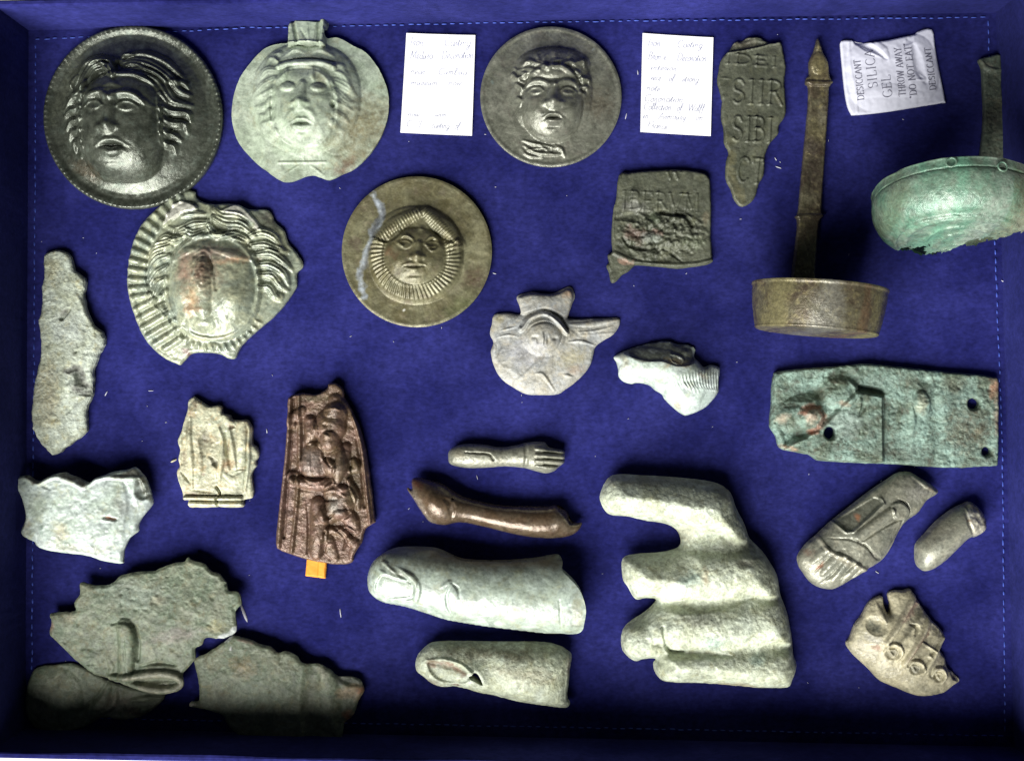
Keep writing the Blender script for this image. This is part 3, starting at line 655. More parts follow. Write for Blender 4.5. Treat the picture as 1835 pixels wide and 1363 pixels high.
# 2 pale medallion with loop
R = Relief([(500,235),(503,170),(507,110),(535,78),(620,68),(700,80),(730,95),(745,60),(775,50),(800,75),(790,130),(782,200),(850,198),(900,210),(990,262),(1090,315),(1180,430),(1240,560),(1262,680),(1250,820),(1200,960),(1120,1080),(1010,1190),(900,1242),(810,1284),(740,1266),(680,1248),(600,1265),(540,1290),(470,1300),(425,1284),(330,1220),(220,1130),(120,1010),(70,880),(62,730),(100,560),(180,420),(300,290),(400,250)], fB, 1.8, 14, jag=0.7, nsub=3)
radial(R, 660, 730, 600, 560, lambda r, th: np.interp(r, [0, .6, .85, .97, 1.1], [19, 15, 9, 8, 7]))
R.super(635, 660, 415, 420, 17, n=2.3, p=0.55); R.ring(625, 760, 262, 318, 30, 6)
face(R, 625, 765, 240, 300, 16, [(515, 605, 105), (745, 610, 100)], (628, 590, 612, 740, 110), (622, 880, 185), (620, 1000), scale=0.95, soft=True, brow=False)
R.ring(622, 870, 100, 90, 26, 3)
R.line([(440,440),(520,418),(650,410),(780,418),(850,450)], 26, 8, (1,1,1)); R.line([(440,400),(640,375),(860,400)], 12, -5)
for a in range(6): R.line([(470+a*6,365-a*12),(560+a*4,318-a*8),(650,345-a*10)], 11, 3.2); R.line([(660,345-a*10),(745,318-a*8),(860-a*8,365-a*12)], 11, 3.2)
R.part('hair', ell=(635, 660, 405, 412, 0))
R.reg[(((R.cx-(625/4.259+400))/(235/4.259))**2+((R.cy-(765/4.259+20))/(292/4.259))**2) < 1] = 1
fi = 1
R.part('eye', ell=(515,605,75,50), parent=fi).part('eye', ell=(745,610,72,48), parent=fi).part('nose', line=[(628,600),(612,740)], wd=52, parent=fi).part('mouth', ell=(622,880,95,68), parent=fi)
for i, (p, w_) in enumerate([([(430,400),(360,380),(330,420)],26),([(420,470),(330,470),(250,570)],38),([(400,540),(320,560),(230,640)],36),([(390,620),(320,660),(250,650)],34),([(380,700),(330,740),(240,720)],32),([(375,780),(330,800),(270,780)],30),([(385,860),(350,880),(300,850)],28),([(410,940),(380,960),(330,910)],28),
  ([(850,430),(910,420),(950,470)],34),([(860,480),(930,520),(990,600)],40),([(870,560),(950,600),(1020,640)],38),([(880,640),(950,690),(1010,700)],36),([(880,720),(950,760),(1000,760)],34),([(870,800),(930,830),(970,850)],32),([(850,870),(890,900),(930,910)],30),([(430,330),(390,360),(440,400)],26),([(700,470),(700,520),(720,560)],26),([(500,480),(490,540),(520,560)],26)]):
    R.line([p[0], (p[1][0], p[1][1]+14*((i % 3)-1)), (p[2][0], p[2][1]+18)], w_*(0.8+0.15*(i % 4)), 3.6, (1, 1, 0.3), 1.0, strands=2+(i % 3), deep=0.4)
R.poly([(500,270),(503,110),(560,80),(720,90),(790,70),(780,275),(640,262)], 20, 8, smooth=False)
R.line([(545,100),(575,262)], 13, -6, (1,1)); R.line([(738,90),(735,265)], 12, -4, (1,1)); R.line([(720,100),(690,250)], 10, 2.5); R.line([(600,150),(650,250)], 9, -3); R.line([(650,110),(660,250)], 9, 2.5); R.line([(765,70),(775,130),(755,265)], 22, 6, (1,1))
R.part('suspension_loop', poly=[(498,272),(500,100),(560,60),(720,60),(800,40),(800,120),(782,278),(640,268)], mat=None)
R.line([(420,1155),(780,1152)], 8, 2.2, (1,1)); R.line([(620,1090),(610,1160)], 7, 2); R.line([(590,1165),(470,1240)], 8, 1.8); R.line([(650,1165),(780,1260)], 8, 2.2)
for a in range(18):
    an = math.radians(-25+a*11); R.bump(862+118*math.cos(an), 985+118*math.sin(an), 7, 7, -1.6)
R.dome(850, 735, 14, 26, -9)
R.noise(1.0, 16, 4).stain((0.15,0.125,0.045), 0.75, 1090, 870, 230, 300, 25).stain((0.16,0.13,0.055), 0.5, 980, 1120, 160, 90, -30).stain((0.17,0.085,0.04), 0.6, 920, 1190, 100, 60, -30).stain((0.13,0.125,0.05), 0.5, 870, 1020, 130, 120).stain((0.20,0.20,0.09),0.5,760,560,70,80)
R.build('pale_medallion', 'pale green medallion with a folded loop on top and an open-mouthed face', 'medallion', M['palegreen'], 2.0, body='disc', mode='shell', thick=8, group='round bronze medallions')

# 5 plain grey medallion
R = Relief(circ(668, 696, 617, 612), fE, 1.8, 12)
radial(R, 668, 696, 617, 612, lambda r, th: np.interp(r, [0, .5, .8, .93, .97, 1.0], [13, 11, 7.5, 6.5, 8, 6.5]))
R.super(680, 660, 350, 400, 13, n=2.2, p=0.6)
R.super(690, 420, 320, 150, 10, n=2.2, p=0.6)
face(R, 680, 770, 265, 335, 19, [(535, 672, 100), (808, 676, 100)], (682, 640, 686, 790, 140), (685, 905, 190), (655, 1050), scale=1.0, sq=2.2, poly=[(410,600),(430,800),(480,930),(560,1060),(650,1110),(740,1085),(850,985),(930,860),(945,700),(900,570),(800,500),(650,475),(520,520)])
R.part('hair', poly=[(410,600),(420,780),(385,740),(360,620),(330,520),(345,430),(430,350),(540,290),(720,270),(880,300),(970,380),(1000,500),(1015,620),(955,730),(935,640),(900,570),(800,500),(650,475),(520,520)])
rs = random.Random(12)
for p, w_, h in [([(640,490),(560,440),(450,420)],36,6),([(520,520),(450,520),(390,560),(430,590)],32,7),([(560,500),(480,480),(400,470)],26,6),([(690,470),(760,470),(840,520),(910,570)],34,7),([(660,470),(690,420),(760,400)],30,6),([(760,440),(840,420),(900,460)],30,6),([(900,420),(950,400),(960,460)],30,8),([(880,500),(930,540),(950,600)],30,7),([(930,560),(990,560),(1005,600)],26,6),([(930,630),(975,630),(990,660)],24,6),([(920,680),(950,690),(950,730)],22,6),([(340,510),(370,550),(400,540)],28,8),([(370,600),(410,640),(400,690)],28,8),([(385,720),(410,750),(400,790)],22,7),([(420,440),(470,400),(520,420)],28,6),([(560,400),(540,350),(580,310)],26,4),([(700,380),(700,330),(740,290)],28,4),([(820,370),(850,320),(880,320)],26,5),([(620,470),(600,400),(640,350)],24,4),([(440,520),(380,480),(350,450)],24,6)]:
    R.line(p, w_, h, (0.8, 1, 0.4), 0.7, strands=2)
for p, w_, h in [([(420,1075),(520,1110),(640,1130),(720,1150)],20,5),([(430,1120),(520,1180),(640,1200),(760,1200)],22,6),([(460,1165),(560,1150),(680,1160)],16,4),([(410,1150),(470,1210),(600,1225)],18,4),([(700,1120),(760,1160),(790,1220)],22,5),([(560,1110),(620,1160),(700,1210)],14,3)]: R.line(p, w_, h)
R.part('neck_drapery', poly=[(400,1090),(450,1060),(560,1095),(740,1120),(800,1220),(700,1235),(520,1225),(410,1170)])
R.noise(0.8, 14, 6).noise(0.35, 5, 9).stain((0.30,0.33,0.20),0.35,960,560,40,150,-15).stain((0.16,0.23,0.2),0.8,158,590,14,22).stain((0.20,0.24,0.22),0.8,1042,300,12,16).stain((0.10,0.075,0.04),0.5,1080,760,160,200)
R.build('grey_medallion', 'grey bronze medallion with a smooth flat border round a small bearded face', 'medallion', M['grey'], 2.0, body='disc', mode='shell', thick=6, group='round bronze medallions')

# 11 smiling medallion
R = Relief(circ(689, 664, 592, 594), fD, 1.8, 12)
radial(R, 689, 664, 592, 594, lambda r, th: np.interp(r, [0, .5, .62, .8, .93, .97, 1.0], [11, 11, 9, 8.2, 8.5, 9, 7.5]))
R.super(685, 690, 372, 385, 10, n=2.2, p=0.45)
# ruff of radial strands
a, b = R._loc(680, 690, 1, 1, 0); rr = np.sqrt(a*a+b*b)/4.397*4.397; th = np.arctan2(b, a)
rr = np.hypot((R.X-(680/4.397+590)), (R.Y-(690/4.397+300)))*4.397
ruff = np.clip((rr-235)/25, 0, 1)*np.clip((372-rr)/22, 0, 1)*((th > -0.35) | (th < -2.75))
R.z += ruff*(5+2.2*np.sin(th*62+0.035*(rr-300)+1.2*fbm(R.X, R.Y, 14, 2, 2))*(0.75+0.5*fbm(R.X, R.Y, 20, 4, 2)))
face(R, 680, 715, 245, 235, 15, [(605, 605, 78), (820, 615, 78)], (715, 610, 700, 715, 95), (680, 785, 190), (690, 880), scale=0.85, open_=False, sq=2.2, brow=False, poly=[(440,640),(450,760),(500,860),(590,930),(690,950),(790,930),(880,850),(915,740),(905,640),(850,560),(760,470),(700,440),(620,480),(500,560)])
R.line([(545,600),(610,550),(675,600),(610,645),(545,600)], 13, 3.0, (1,1)); R.line([(760,610),(820,560),(880,620),(820,665),(760,610)], 13, 3.0, (1,1))
R.line([(520,590),(590,545),(680,575)], 18, 2.5); R.line([(760,590),(830,550),(900,590)], 18, 2.5); R.bump(730, 485, 26, 24, 4)
R.part('hood', poly=[(440,640),(370,590),(370,540),(430,440),(520,360),(620,310),(720,300),(800,315),(890,380),(970,470),(1040,580),(1050,650),(960,620),(905,600),(850,560),(760,470),(700,440),(620,480),(500,560)])
for i in range(17):
    t = i/16; x = 370+t*320; y = 545-t*225; R.line([(x, y), (x+42, y+70+10*math.sin(i))], 11, 3.4, (0.6, 1, 0.5))
for i in range(20):
    t = i/19; x = 770+t*275; y = 315+t*300*(0.85+0.15*t); R.line([(x, y), (x-62, y+55)], 11, 3.4, (0.6, 1, 0.5))
R.line([(360,565),(480,470),(600,400),(700,360)], 55, 6, (0.6,1,0.8)); R.line([(760,340),(850,410),(960,500),(1045,610)], 60, 6, (0.7,1,0.6))
R.line([(400,600),(500,570),(560,520),(660,440)], 16, -4); R.line([(770,440),(850,530),(950,580),(1030,620)], 16, -4)
R.part('ruff', poly=[(370,590),(440,650),(450,760),(500,860),(590,930),(690,950),(790,930),(880,850),(915,740),(905,640),(1050,640),(1050,760),(1000,890),(900,990),(780,1050),(660,1062),(520,1020),(400,930),(330,820),(315,700),(330,620)])
R.stain((0.30,0.36,0.42), 0.72, pts=[(350,210),(400,300),(420,380),(370,470),(320,570),(285,680),(265,800),(250,900),(275,1030)], wd=26, soft=0.9)
R.stain((0.055,0.05,0.045), 0.5, pts=[(420,330),(440,380),(380,420),(290,760),(260,850)], wd=18).line([(350,210),(420,380),(320,570),(270,800),(270,1020)], 30, 1.6)
R.stain((0.16,0.075,0.03), 0.5, 500, 680, 90, 50).stain((0.07,0.035,0.02), 0.6, 1150, 880, 110, 120).stain((0.09,0.05,0.04),0.5,200,600,60,80).stain((0.20,0.19,0.09),0.55,1180,600,60,230,-10).stain((0.10,0.12,0.03),0.5,1050,1080,200,90,-30).stain((0.5,0.5,0.42),1,590,1115,12,12)
R.noise(0.9, 15, 8).noise(0.3, 4, 9)
R.build('olive_medallion', 'olive medallion with a smiling face in a ribbed ruff and a whitish streak', 'medallion', M['olive'], 2.0, body='disc', mode='shell', thick=7, group='round bronze medallions')

# 10 broken chalky medallion
R = Relief([(500,75),(555,85),(562,120),(620,158),(700,170),(830,168),(900,195),(940,205),(1040,205),(1080,240),(1100,290),(1165,350),(1190,430),(1240,490),(1290,565),(1285,600),(1250,640),(1250,720),(1230,760),(1170,850),(1090,940),(960,1050),(870,1140),(830,1215),(790,1220),(740,1195),(650,1180),(540,1185),(490,1225),(455,1262),(430,1255),(330,1205),(230,1110),(170,1000),(120,860),(95,740),(95,640),(110,520),(150,380),(220,270),(330,170),(420,100)], fC, 1.8, 18, jag=0.8, nsub=3)
R.plate(8, 5)
R.super(690, 700, 520, 560, 13, n=2.3, p=0.6)
R.super(695, 735, 325, 365, 12, n=2.4, p=0.4)
R.ring(695, 738, 312, 352, 22, 5)
R.super(695, 740, 285, 325, 18, n=2.4, p=0.75)
R.bump(500, 780, 90, 130, 7).bump(850, 820, 110, 130, 8).bump(650, 985, 90, 50, 6)
R.line([(440,560),(520,500),(620,480)], 30, 4); R.line([(700,490),(820,520),(960,560)], 30, 4)
R.line([(650,520),(620,640),(640,800),(650,900)], 75, 9, (0.6,1,1,0.7)); R.dome(650, 640, 72, 118, -6); R.line([(590,540),(650,510),(700,560),(730,660),(742,760)], 14, -3, (1,1,1))
R.bump(600,900,90,26,4)
R.dome(650, 655, 62, 112, 11, 0, 0.45)
rough = np.exp(-(((R.X-(650/3.786+200))/20)**2+((R.Y-(650/3.786+320))/32)**2)**2); R.z += rough*3.5*fbm(R.X, R.Y, 5, 3, 3)
R.part('face', ell=(695, 738, 308, 350)); fi = len(R.parts)-1
R.part('nose', ell=(655, 690, 88, 190), parent=fi, label='rough rust-stained stump of the broken nose')
R.part('hair', poly=[(350,300),(430,160),(560,170),(640,200),(740,185),(850,170),(960,260),(1030,345),(1130,380),(1190,470),(1240,600),(1250,720),(1170,850),(1080,920),(1000,900),(1010,740),(990,560),(900,440),(800,395),(660,360),(520,400),(430,470),(385,600),(380,740),(400,870),(300,840),(235,740),(235,560),(290,380)], )
cx_, cy_ = R.cx, R.cy
m = ((cx_-(695/3.786+200))/(310/3.786))**2+((cy_-(738/3.786+320))/(352/3.786))**2 < 1
R.reg[m & (R.reg == 3)] = 1
R.part('nose', ell=(655, 690, 88, 190), parent=1); R.parts[2] = R.parts[-1]; R.reg[R.reg == len(R.parts)-1] = 2; R.parts.pop()
H10 = [([(660,300),(560,310),(460,350),(390,330)],36,9),([(640,350),(560,380),(480,360),(440,410)],36,9),([(500,390),(430,420),(370,400),(300,440)],34,9),([(430,420),(370,450),(310,460),(260,500)],32,9),([(400,470),(340,500),(290,520),(250,580)],32,9),([(390,530),(330,550),(280,600),(250,680)],34,10),([(380,600),(320,640),(280,690),(240,740)],34,10),([(375,680),(320,710),(290,780),(280,830)],34,10),([(380,760),(350,790),(320,830)],26,8),
 ([(670,330),(720,390),(800,375),(890,350)],38,10),([(700,270),(780,310),(880,320),(980,400)],38,10),([(700,210),(760,250),(860,260),(960,330)],34,9),([(800,380),(880,400),(950,440)],34,9),([(940,400),(1020,370),(1100,400),(1150,470)],36,10),([(950,460),(1040,450),(1120,480),(1200,500)],34,10),([(985,520),(1080,510),(1160,560),(1220,620)],36,10),([(1000,590),(1080,590),(1160,640),(1200,720)],36,10),([(1010,660),(1090,660),(1140,720),(1190,760)],34,10),([(1010,740),(1070,740),(1110,800),(1150,830)],32,9),([(480,250),(570,240),(640,240)],26,7),([(660,180),(670,260),(660,360)],24,7),([(700,190),(690,260),(690,320)],20,6)]
for p, w_, h in H10: R.line(p, w_, h, (0.7, 1, 0.9, 0.35), 0.6, strands=3, deep=0.5)
for i in range(20):
    an = math.radians(35+i*7.2); x = 695+395*math.cos(an)*0.93; y = 738+420*math.sin(an)*0.98; R.line([(x-26*math.cos(an), y-26*math.sin(an)), (x+30*math.cos(an)+10, y+30*math.sin(an))], 14, 4.0)
ton = [(400,150,30),(355,215,30),(312,265,36),(268,320,42),(232,378,46),(200,440,48),(183,502,50),(172,562,52),(168,622,54),(166,686,56),(180,744,62),(197,798,68),(222,856,80),(255,912,95),(292,968,110),(330,1020,118),(372,1075,110),(455,118,26),(415,1120,70)]
for i, (x, y, l) in enumerate(ton):
    an = math.atan2(y-720, x-760); dx, dy = math.cos(an)*l*0.95, math.sin(an)*l*0.95
    if y > 830: an = math.radians(155-(y-830)*0.02); dx, dy = math.cos(an)*l*0.95, -math.sin(an)*l*-0.95
    R.line([(x-dx, y-dy), (x, y), (x+dx, y+dy)], 23, 6.5, (0.95, 1, 0.95), 0.5, smooth=False); R.part('tongue_ornament', line=[(x-dx, y-dy), (x+dx, y+dy)], wd=22)
R.line([(235,560),(225,700),(260,830),(330,900),(400,980),(440,1090)], 12, 3); R.line([(110,720),(160,900),(260,1080),(400,1200)], 30, 3)
R.poly([(345,300),(430,160),(540,165),(580,210),(470,235),(360,322)], 7, 6).stain((0.50,0.50,0.40), 1, poly=[(345,300),(430,160),(540,165),(580,210),(470,235),(360,322)])
R.poly([(740,215),(860,172),(930,230),(1025,345),(990,350),(900,260),(800,235)], 6, 6).stain((0.50,0.50,0.40), 1, poly=[(740,215),(860,172),(930,230),(1025,345),(990,350),(900,260),(800,235)])
R.dome(688, 1132, 34, 26, 5).dome(1140, 800, 30, 26, 5).dome(470, 362, 44, 34, -6)
R.stain((0.13,0.07,0.045), 0.9, 650, 640, 62, 110).stain((0.30,0.20,0.11), 0.42, 640, 640, 230, 220).stain((0.44,0.22,0.07), 0.62, 570, 830, 60, 100, 10).stain((0.40,0.20,0.08), 0.5, 600, 900, 90, 26).stain((0.38,0.22,0.12), 0.5, 545, 640, 45, 120).stain((0.42,0.22,0.09),0.7,850,560,140,28,-8).stain((0.36,0.22,0.14),0.6,510,600,60,110).stain((0.30,0.19,0.14),0.55,730,520,240,50).stain((0.12,0.08,0.055),0.5,pts=[(650,520),(715,570),(740,680)],wd=12).stain((0.17,0.085,0.07),0.8,500,1180,50,26,40).stain((0.08,0.07,0.055),0.7,1060,270,110,70,30).stain((0.40,0.39,0.22),0.6,695,1085,230,18)
R.noise(1.3, 9, 5).noise(0.6, 4, 7)
R.build('broken_medallion', 'large broken chalky medallion with rust stains on a worn noseless face and ribbed left border', 'medallion', M['medusa'], 2.0, body='disc', mode='shell', thick=10, group='round bronze medallions')
# ---------------------------------------------------------------- cards
def card(name, label, pts, frame, lines, seed):
    x0, y0, f = frame; T = lambda p: (p[0]/f+x0, p[1]/f+y0)
    c = [np.array(T(p)) for p in pts]; N = 14; zr = 4; k = (D-zr)/D
    cen = sum(c)/4; loc = P(cen[0], cen[1], 0, k)
    root = empty(name, loc, label, 'card', 'handwritten note cards')
    def zf(x, y):
        u = (x-cen[0])/65; v = (y-cen[1])/90
        return 2.2+1.6*u*u+0.9*v*v+0.3*u*v*seed
    V, F = [], []
    for j in range(N+1):
        for i in range(N+1):
            s_, t = i/N, j/N; p = (c[0]*(1-s_)+c[1]*s_)*(1-t)+(c[3]*(1-s_)+c[2]*s_)*t
            V.append(p)
    V = np.array(V); z = zf(V[:,0], V[:,1]); n = len(V)
    top = np.stack([(V[:,0]-CX)*S*k-loc[0], -(V[:,1]-CY)*S*k-loc[1], z*S], 1); bot = top.copy(); bot[:,2] -= 1.3*S
    for j in range(N):
        for i in range(N):
            a = j*(N+1)+i; F.append((a+N+1, a+N+2, a+1, a)); F.append((n+a, n+a+1, n+a+N+2, n+a+N+1))
    ring = list(range(N+1))+[(j+1)*(N+1)+N for j in range(N)]+[N*(N+1)+i for i in range(N-1, -1, -1)]+[j*(N+1) for j in range(N-1, 0, -1)]
    for a, b in zip(ring, ring[1:]+ring[:1]): F.append((a, b, n+b, n+a))
    mesh_obj('paper', np.concatenate([top, bot]), F, M['card'], root, smooth=False)
    for (txt, a, b, cap) in lines:
        print_line('handwritten_line', txt, T(a), T(b), cap/f, M['ink'], root, loc, k, zf, 0.35, hand=True, wmin=0.35, wmax=0.8)
fF = (700, 40, 6.195)
card('note_card', 'white note card with faint handwriting, between the looped pale medallion and the plain grey medallion', [(175,122),(940,145),(903,1260),(108,1225)], fF,
  [('Iron      Casting',(205,262),(880,268),95),('Medusa   Decoration',(210,410),(915,402),90),('near    Cumbria',(215,575),(840,585),70),('museum   now',(220,695),(780,700),60),('now     won',(185,1045),(620,1050),55),('C.  T.   casting  of',(170,1160),(760,1185),70)], 1)
card('note_card', 'white note card with faint handwriting, just left of the tapering lettered bronze strip', [(133,122),(918,172),(890,1263),(108,1218)], (1130, 40, 6.195),
  [('Iron     Casting',(180,262),(790,290),80),('Bronze    Decoration',(190,412),(840,440),85),('interior',(220,528),(500,540),60),('Piece   of   strong',(200,640),(750,665),70),('note',(175,752),(320,770),70),('Coronation',(145,880),(580,890),75),('Collection  of  Wolff',(140,968),(810,990),75),('in   Armoury   on',(135,1068),(800,1090),70),('France',(180,1165),(400,1190),70)], -1)

# ---------------------------------------------------------------- silica packet
fI = (1490, 30, 6.817)
R = Relief([(135,285),(255,272),(350,290),(480,308),(560,300),(700,280),(850,245),(1030,205),(1080,165),(1250,140),(1290,380),(1350,700),(1412,1010),(1390,1035),(1150,1075),(850,1125),(600,1160),(300,1188),(255,1165),(210,1060),(175,850),(150,600),(132,400)], fI, 1.6, 14, nsub=3)
R.plate(5, 4)
R.super(760, 670, 560, 470, 9, rot=-8, n=3, p=0.8)
R.line([(350,270),(450,360),(560,430),(680,520)], 75, -7, (1, 0.9, 0.6, 0.2), 1.2); R.line([(400,360),(500,430),(620,500)], 30, 2.5)
R.line([(1010,350),(1060,560),(1100,700),(1160,790)], 70, -3.5, (0.5, 1, 1, 0.6), 1.2); R.line([(1090,700),(1140,760),(1040,770)], 22, 2.2)
R.line([(1000,215),(950,300),(900,330)], 50, -3); R.line([(560,305),(640,420),(690,520)], 60, 2.4); R.line([(230,300),(240,600),(300,900),(330,1150)], 20, 1.0, (1,1)); R.line([(300,960),(700,900),(1100,950)], 90, 2)
R.noise(1.6, 26, 12, 3).noise(0.5, 8, 3, 2)
kI = R.k; RI = R
R.part('paper_flap', poly=[(1040,195),(1100,155),(1250,135),(1300,300),(1420,1020),(1340,1050),(1250,700),(1150,380)])
RI.parts[1] = ('sealed_edge', None, None, None)
root = R.build('desiccant_packet', 'crumpled white silica gel packet printed with grey capitals', 'packet', M['pouch'], 1.5, body='pouch', mode='shell', thick=5)
zI = lambda x, y: RI.at(x, y)+1.5
TI = lambda p: (p[0]/6.817+1490, p[1]/6.817+30)
for txt, a, b, cap in [('DESICCANT',(402,1012),(352,520),78),('SILICA',(562,870),(512,400),112),('GEL',(738,985),(712,712),112),('THROW AWAY',(905,968),(845,378),84),('"DO NOT EAT"',(1045,990),(965,325),86),('DESICCANT',(1292,886),(1218,370),84)]:
    print_line('printed_line', txt, TI(a), TI(b), cap/6.817, M['print'], root, tuple(root.location), kI, zI, 0.45, wmin=0.75, wmax=1.75)

# ---------------------------------------------------------------- inscribed plates
fG = (1270, 50, 4.13)
R = Relief([(150,170),(190,112),(250,95),(320,68),(430,92),(470,115),(532,105),(550,170),(572,300),(560,400),(572,560),(565,650),(520,720),(512,790),(455,850),(425,920),(412,980),(408,1090),(370,1160),(335,1265),(255,1322),(195,1275),(165,1190),(130,1110),(135,980),(150,920),(118,850),(112,740),(95,650),(100,540),(82,450),(65,400),(80,300),(100,230)], fG, 1.5, 9, jag=1.0, nsub=3)
R.plate(8, 4).noise(1.6, 30, 3).noise(0.5, 5, 8)
R.poly([(140,180),(200,112),(320,75),(440,95),(440,125),(300,160)], -4, 10); R.line([(140,185),(280,165),(440,128),(520,112)], 10, 3, (1,1,1)); R.line([(160,165),(210,120),(250,125)], 24, 3); R.line([(280,110),(350,85),(420,105)], 24, 3.5)
stamp(R, 'IDEI', (112,262), (525,294), 72, 9, 1.5); stamp(R, 'SIIR', (165,556), (560,574), 175, 10, 2.1); stamp(R, 'SIBI', (165,834), (485,850), 180, 10, 2.1); stamp(R, 'CT', (200,1135), (410,1155), 180, 10, 1.9)
R.line([(80,370),(160,378)], 9, 1.8); R.stain((0.12,0.11,0.04), 0.6, pts=[(170,930),(150,1080),(220,1220),(260,1300)], wd=34).stain((0.10,0.085,0.05),0.6,250,110,120,40,-10).stain((0.12,0.12,0.05),0.5,170,840,60,60).stain((0.09,0.09,0.04),0.6,520,520,50,80)
R.build('lettered_strip', 'dark tapering strip of bronze with raised capital letters in four rows', 'inscription', M['slate'], 2.0, body='plate', mode='shell', thick=6)

fK = (1070, 290, 5.926)
R = Relief([(235,140),(340,112),(600,90),(830,78),(1020,95),(1140,120),(1190,165),(1205,240),(1215,500),(1210,800),(1225,1000),(1232,1050),(1180,1085),(1050,1110),(850,1130),(640,1110),(430,1095),(390,1110),(340,1160),(270,1200),(205,1270),(150,1275),(130,1180),(100,1100),(130,1070),(115,985),(165,950),(155,800),(175,500),(205,400)], fK, 1.5, 12, jag=0.6, nsub=3)
R.plate(11, 5).noise(1.8, 30, 5).noise(0.7, 6, 6)
R.line([(165,960),(400,1060),(700,1095),(1000,1090),(1220,1050)], 26, 3.0, (1,1,1)); R.line([(160,800),(180,450),(240,150)], 20, 2, (1,1,1))
R.super(840, 730, 300, 200, 8, rot=8, n=2.2, p=0.7); R.bump(560, 820, 130, 90, 7); R.bump(800, 880, 90, 60, 4)
R.line([(690,540),(800,560),(930,580),(1010,680)], 26, -7, (1,1,1)); R.line([(270,800),(340,880),(480,920),(620,920)], 34, -6); R.line([(200,600),(330,590),(430,600),(560,690)], 60, -5); R.line([(640,960),(720,930),(900,1060)], 22, -4)
rough = np.clip(1-((R.X-(680/5.926+1070))/88)**2-((R.Y-(760/5.926+290))/52)**2, 0, 1)**0.5; R.z += rough*9*fbm(R.X, R.Y, 11, 7, 4)
stamp(R, 'IBERVM', (250,500), (1100,540), 190, 12, 1.15); stamp(R, 'VV', (740,180), (900,185), 70, 12, 1.4)
R.line([(880,340),(1010,350)], 10, 2); R.bump(400, 350, 60, 70, 4); R.line([(290,420),(270,560)], 16, 2.5); R.line([(500,420),(420,560)], 16, 2.5)
R.stain((0.10,0.05,0.035), 0.7, 420, 770, 160, 100, 20).stain((0.32,0.17,0.10), 0.8, 300, 1050, 90, 45, 20).stain((0.17,0.085,0.06),0.6,640,750,70,50).stain((0.17,0.20,0.16),0.6,560,820,120,70).stain((0.18,0.15,0.08),0.6,1150,600,60,90).stain((0.075,0.10,0.05),0.7,600,590,90,60).stain((0.07,0.09,0.04),0.5,1010,850,180,100).stain((0.17,0.17,0.15),0.5,380,470,150,80)
R.part('torn_corner', poly=[(165,955),(300,1020),(430,1090),(340,1170),(205,1290),(140,1290),(90,1100),(110,970)], label='torn rusty corner')
R.build('lettered_plate', 'squarish dark plate with worn letters, a lumpy middle and a torn lower left corner', 'inscription', M['slate'], 2.0, body='plate', mode='shell', thick=8)

# ---------------------------------------------------------------- ladles
def lathe_obj(name, prof, origin, axis_tilt, roll, mat, parent, seg=128, clip=None, wob=0.6, seed=1, arc_=(0, 360), squash=1.0, bands=()):
    """prof: (radius, depth) along the axis; axis points down the picture and is tipped up by axis_tilt; roll turns it in the plane"""
    t = math.radians(axis_tilt); r_ = math.radians(roll)
    ax = np.array([math.sin(r_)*math.cos(t), -math.cos(r_)*math.cos(t), math.sin(t)])    # world axes
    ux = np.array([math.cos(r_), math.sin(r_), 0]); uz = np.cross(ux, ax)*1.0
    if uz[2] < 0: uz = -uz
    prof = np.array(prof, float)
    # resample the profile
    pr = catmull(prof, False, 5); n = len(pr); th = np.radians(np.linspace(arc_[0], arc_[1], seg+1))
    TH, J = np.meshgrid(th, np.arange(n)); rad = pr[:,0][J]; dep = pr[:,1][J]
    nz = fbm(np.cos(TH)*90+J*2.0+300, np.sin(TH)*90+300, 45, seed, 4)*wob
    rad = rad+nz
    V = (ux[None, None]*(rad*np.cos(TH))[..., None]+uz[None, None]*(rad*np.sin(TH)*squash)[..., None]+ax[None, None]*dep[..., None])*S
    idx = np.arange(n*(seg+1)).reshape(n, seg+1)
    F = np.stack([idx[:-1,:-1], idx[:-1,1:], idx[1:,1:], idx[1:,:-1]], -1)
    if clip is not None:
        m = clip(rad*np.cos(TH), rad*np.sin(TH), dep); keep = m[:-1,:-1] & m[1:,:-1] & m[:-1,1:] & m[1:,1:]; F = F[keep]
    else: F = F.reshape(-1, 4)
    nrm = None
    tint = np.zeros((V.reshape(-1,3).shape[0], 4))
    X_ = (rad*np.cos(TH)).ravel(); D_ = dep.ravel(); n_ = fbm(X_+500, (TH*60).ravel()+D_, 40, seed+3, 4)
    for (x0_, w_, c_, a_) in bands:
        v = np.clip((1-np.abs(X_-x0_)/w_)*1.4+n_*0.9, 0, 1)*a_; m_ = v > tint[:,3]; tint[m_, :3] = c_; tint[m_, 3] = v[m_]
    o = mesh_obj(name, V.reshape(-1, 3), F, mat, parent, tint=tint, loc=origin)
    return o
def bowl_prof(R0, R1, depth, th, rimw=5):
    """outside from the foot up to the rim, over it and back down the inside"""
    out = [(0.5, depth-1.5), (R1*0.25, depth-1), (R1*0.5, depth-1.5), (R1*0.8, depth-1), (R1*0.97, depth), (R1+2.5, depth-2.5), (R1+3, depth-6)]
    for i in range(1, 8):
        t = i/8; out.append((R1+3+(R0-R1-3)*(1-(1-t)**1.7), depth-6-(depth-14)*t))
    out += [(R0, 7), (R0+rimw*0.4, 4), (R0+rimw*0.4, 0.5), (R0-1, 0), (R0-th, 2), (R0-th-1, 8)]
    for i in range(1, 8):
        t = 1-i/8; out.append((R1+3+(R0-R1-3)*(1-(1-t)**1.7)-th, depth-6-(depth-14)*t-0.5))
    out += [(R1-th, depth-9), (R1*0.6, depth-7), (0.5, depth-7)]
    return out
fH = (1330, 50, 2.391)
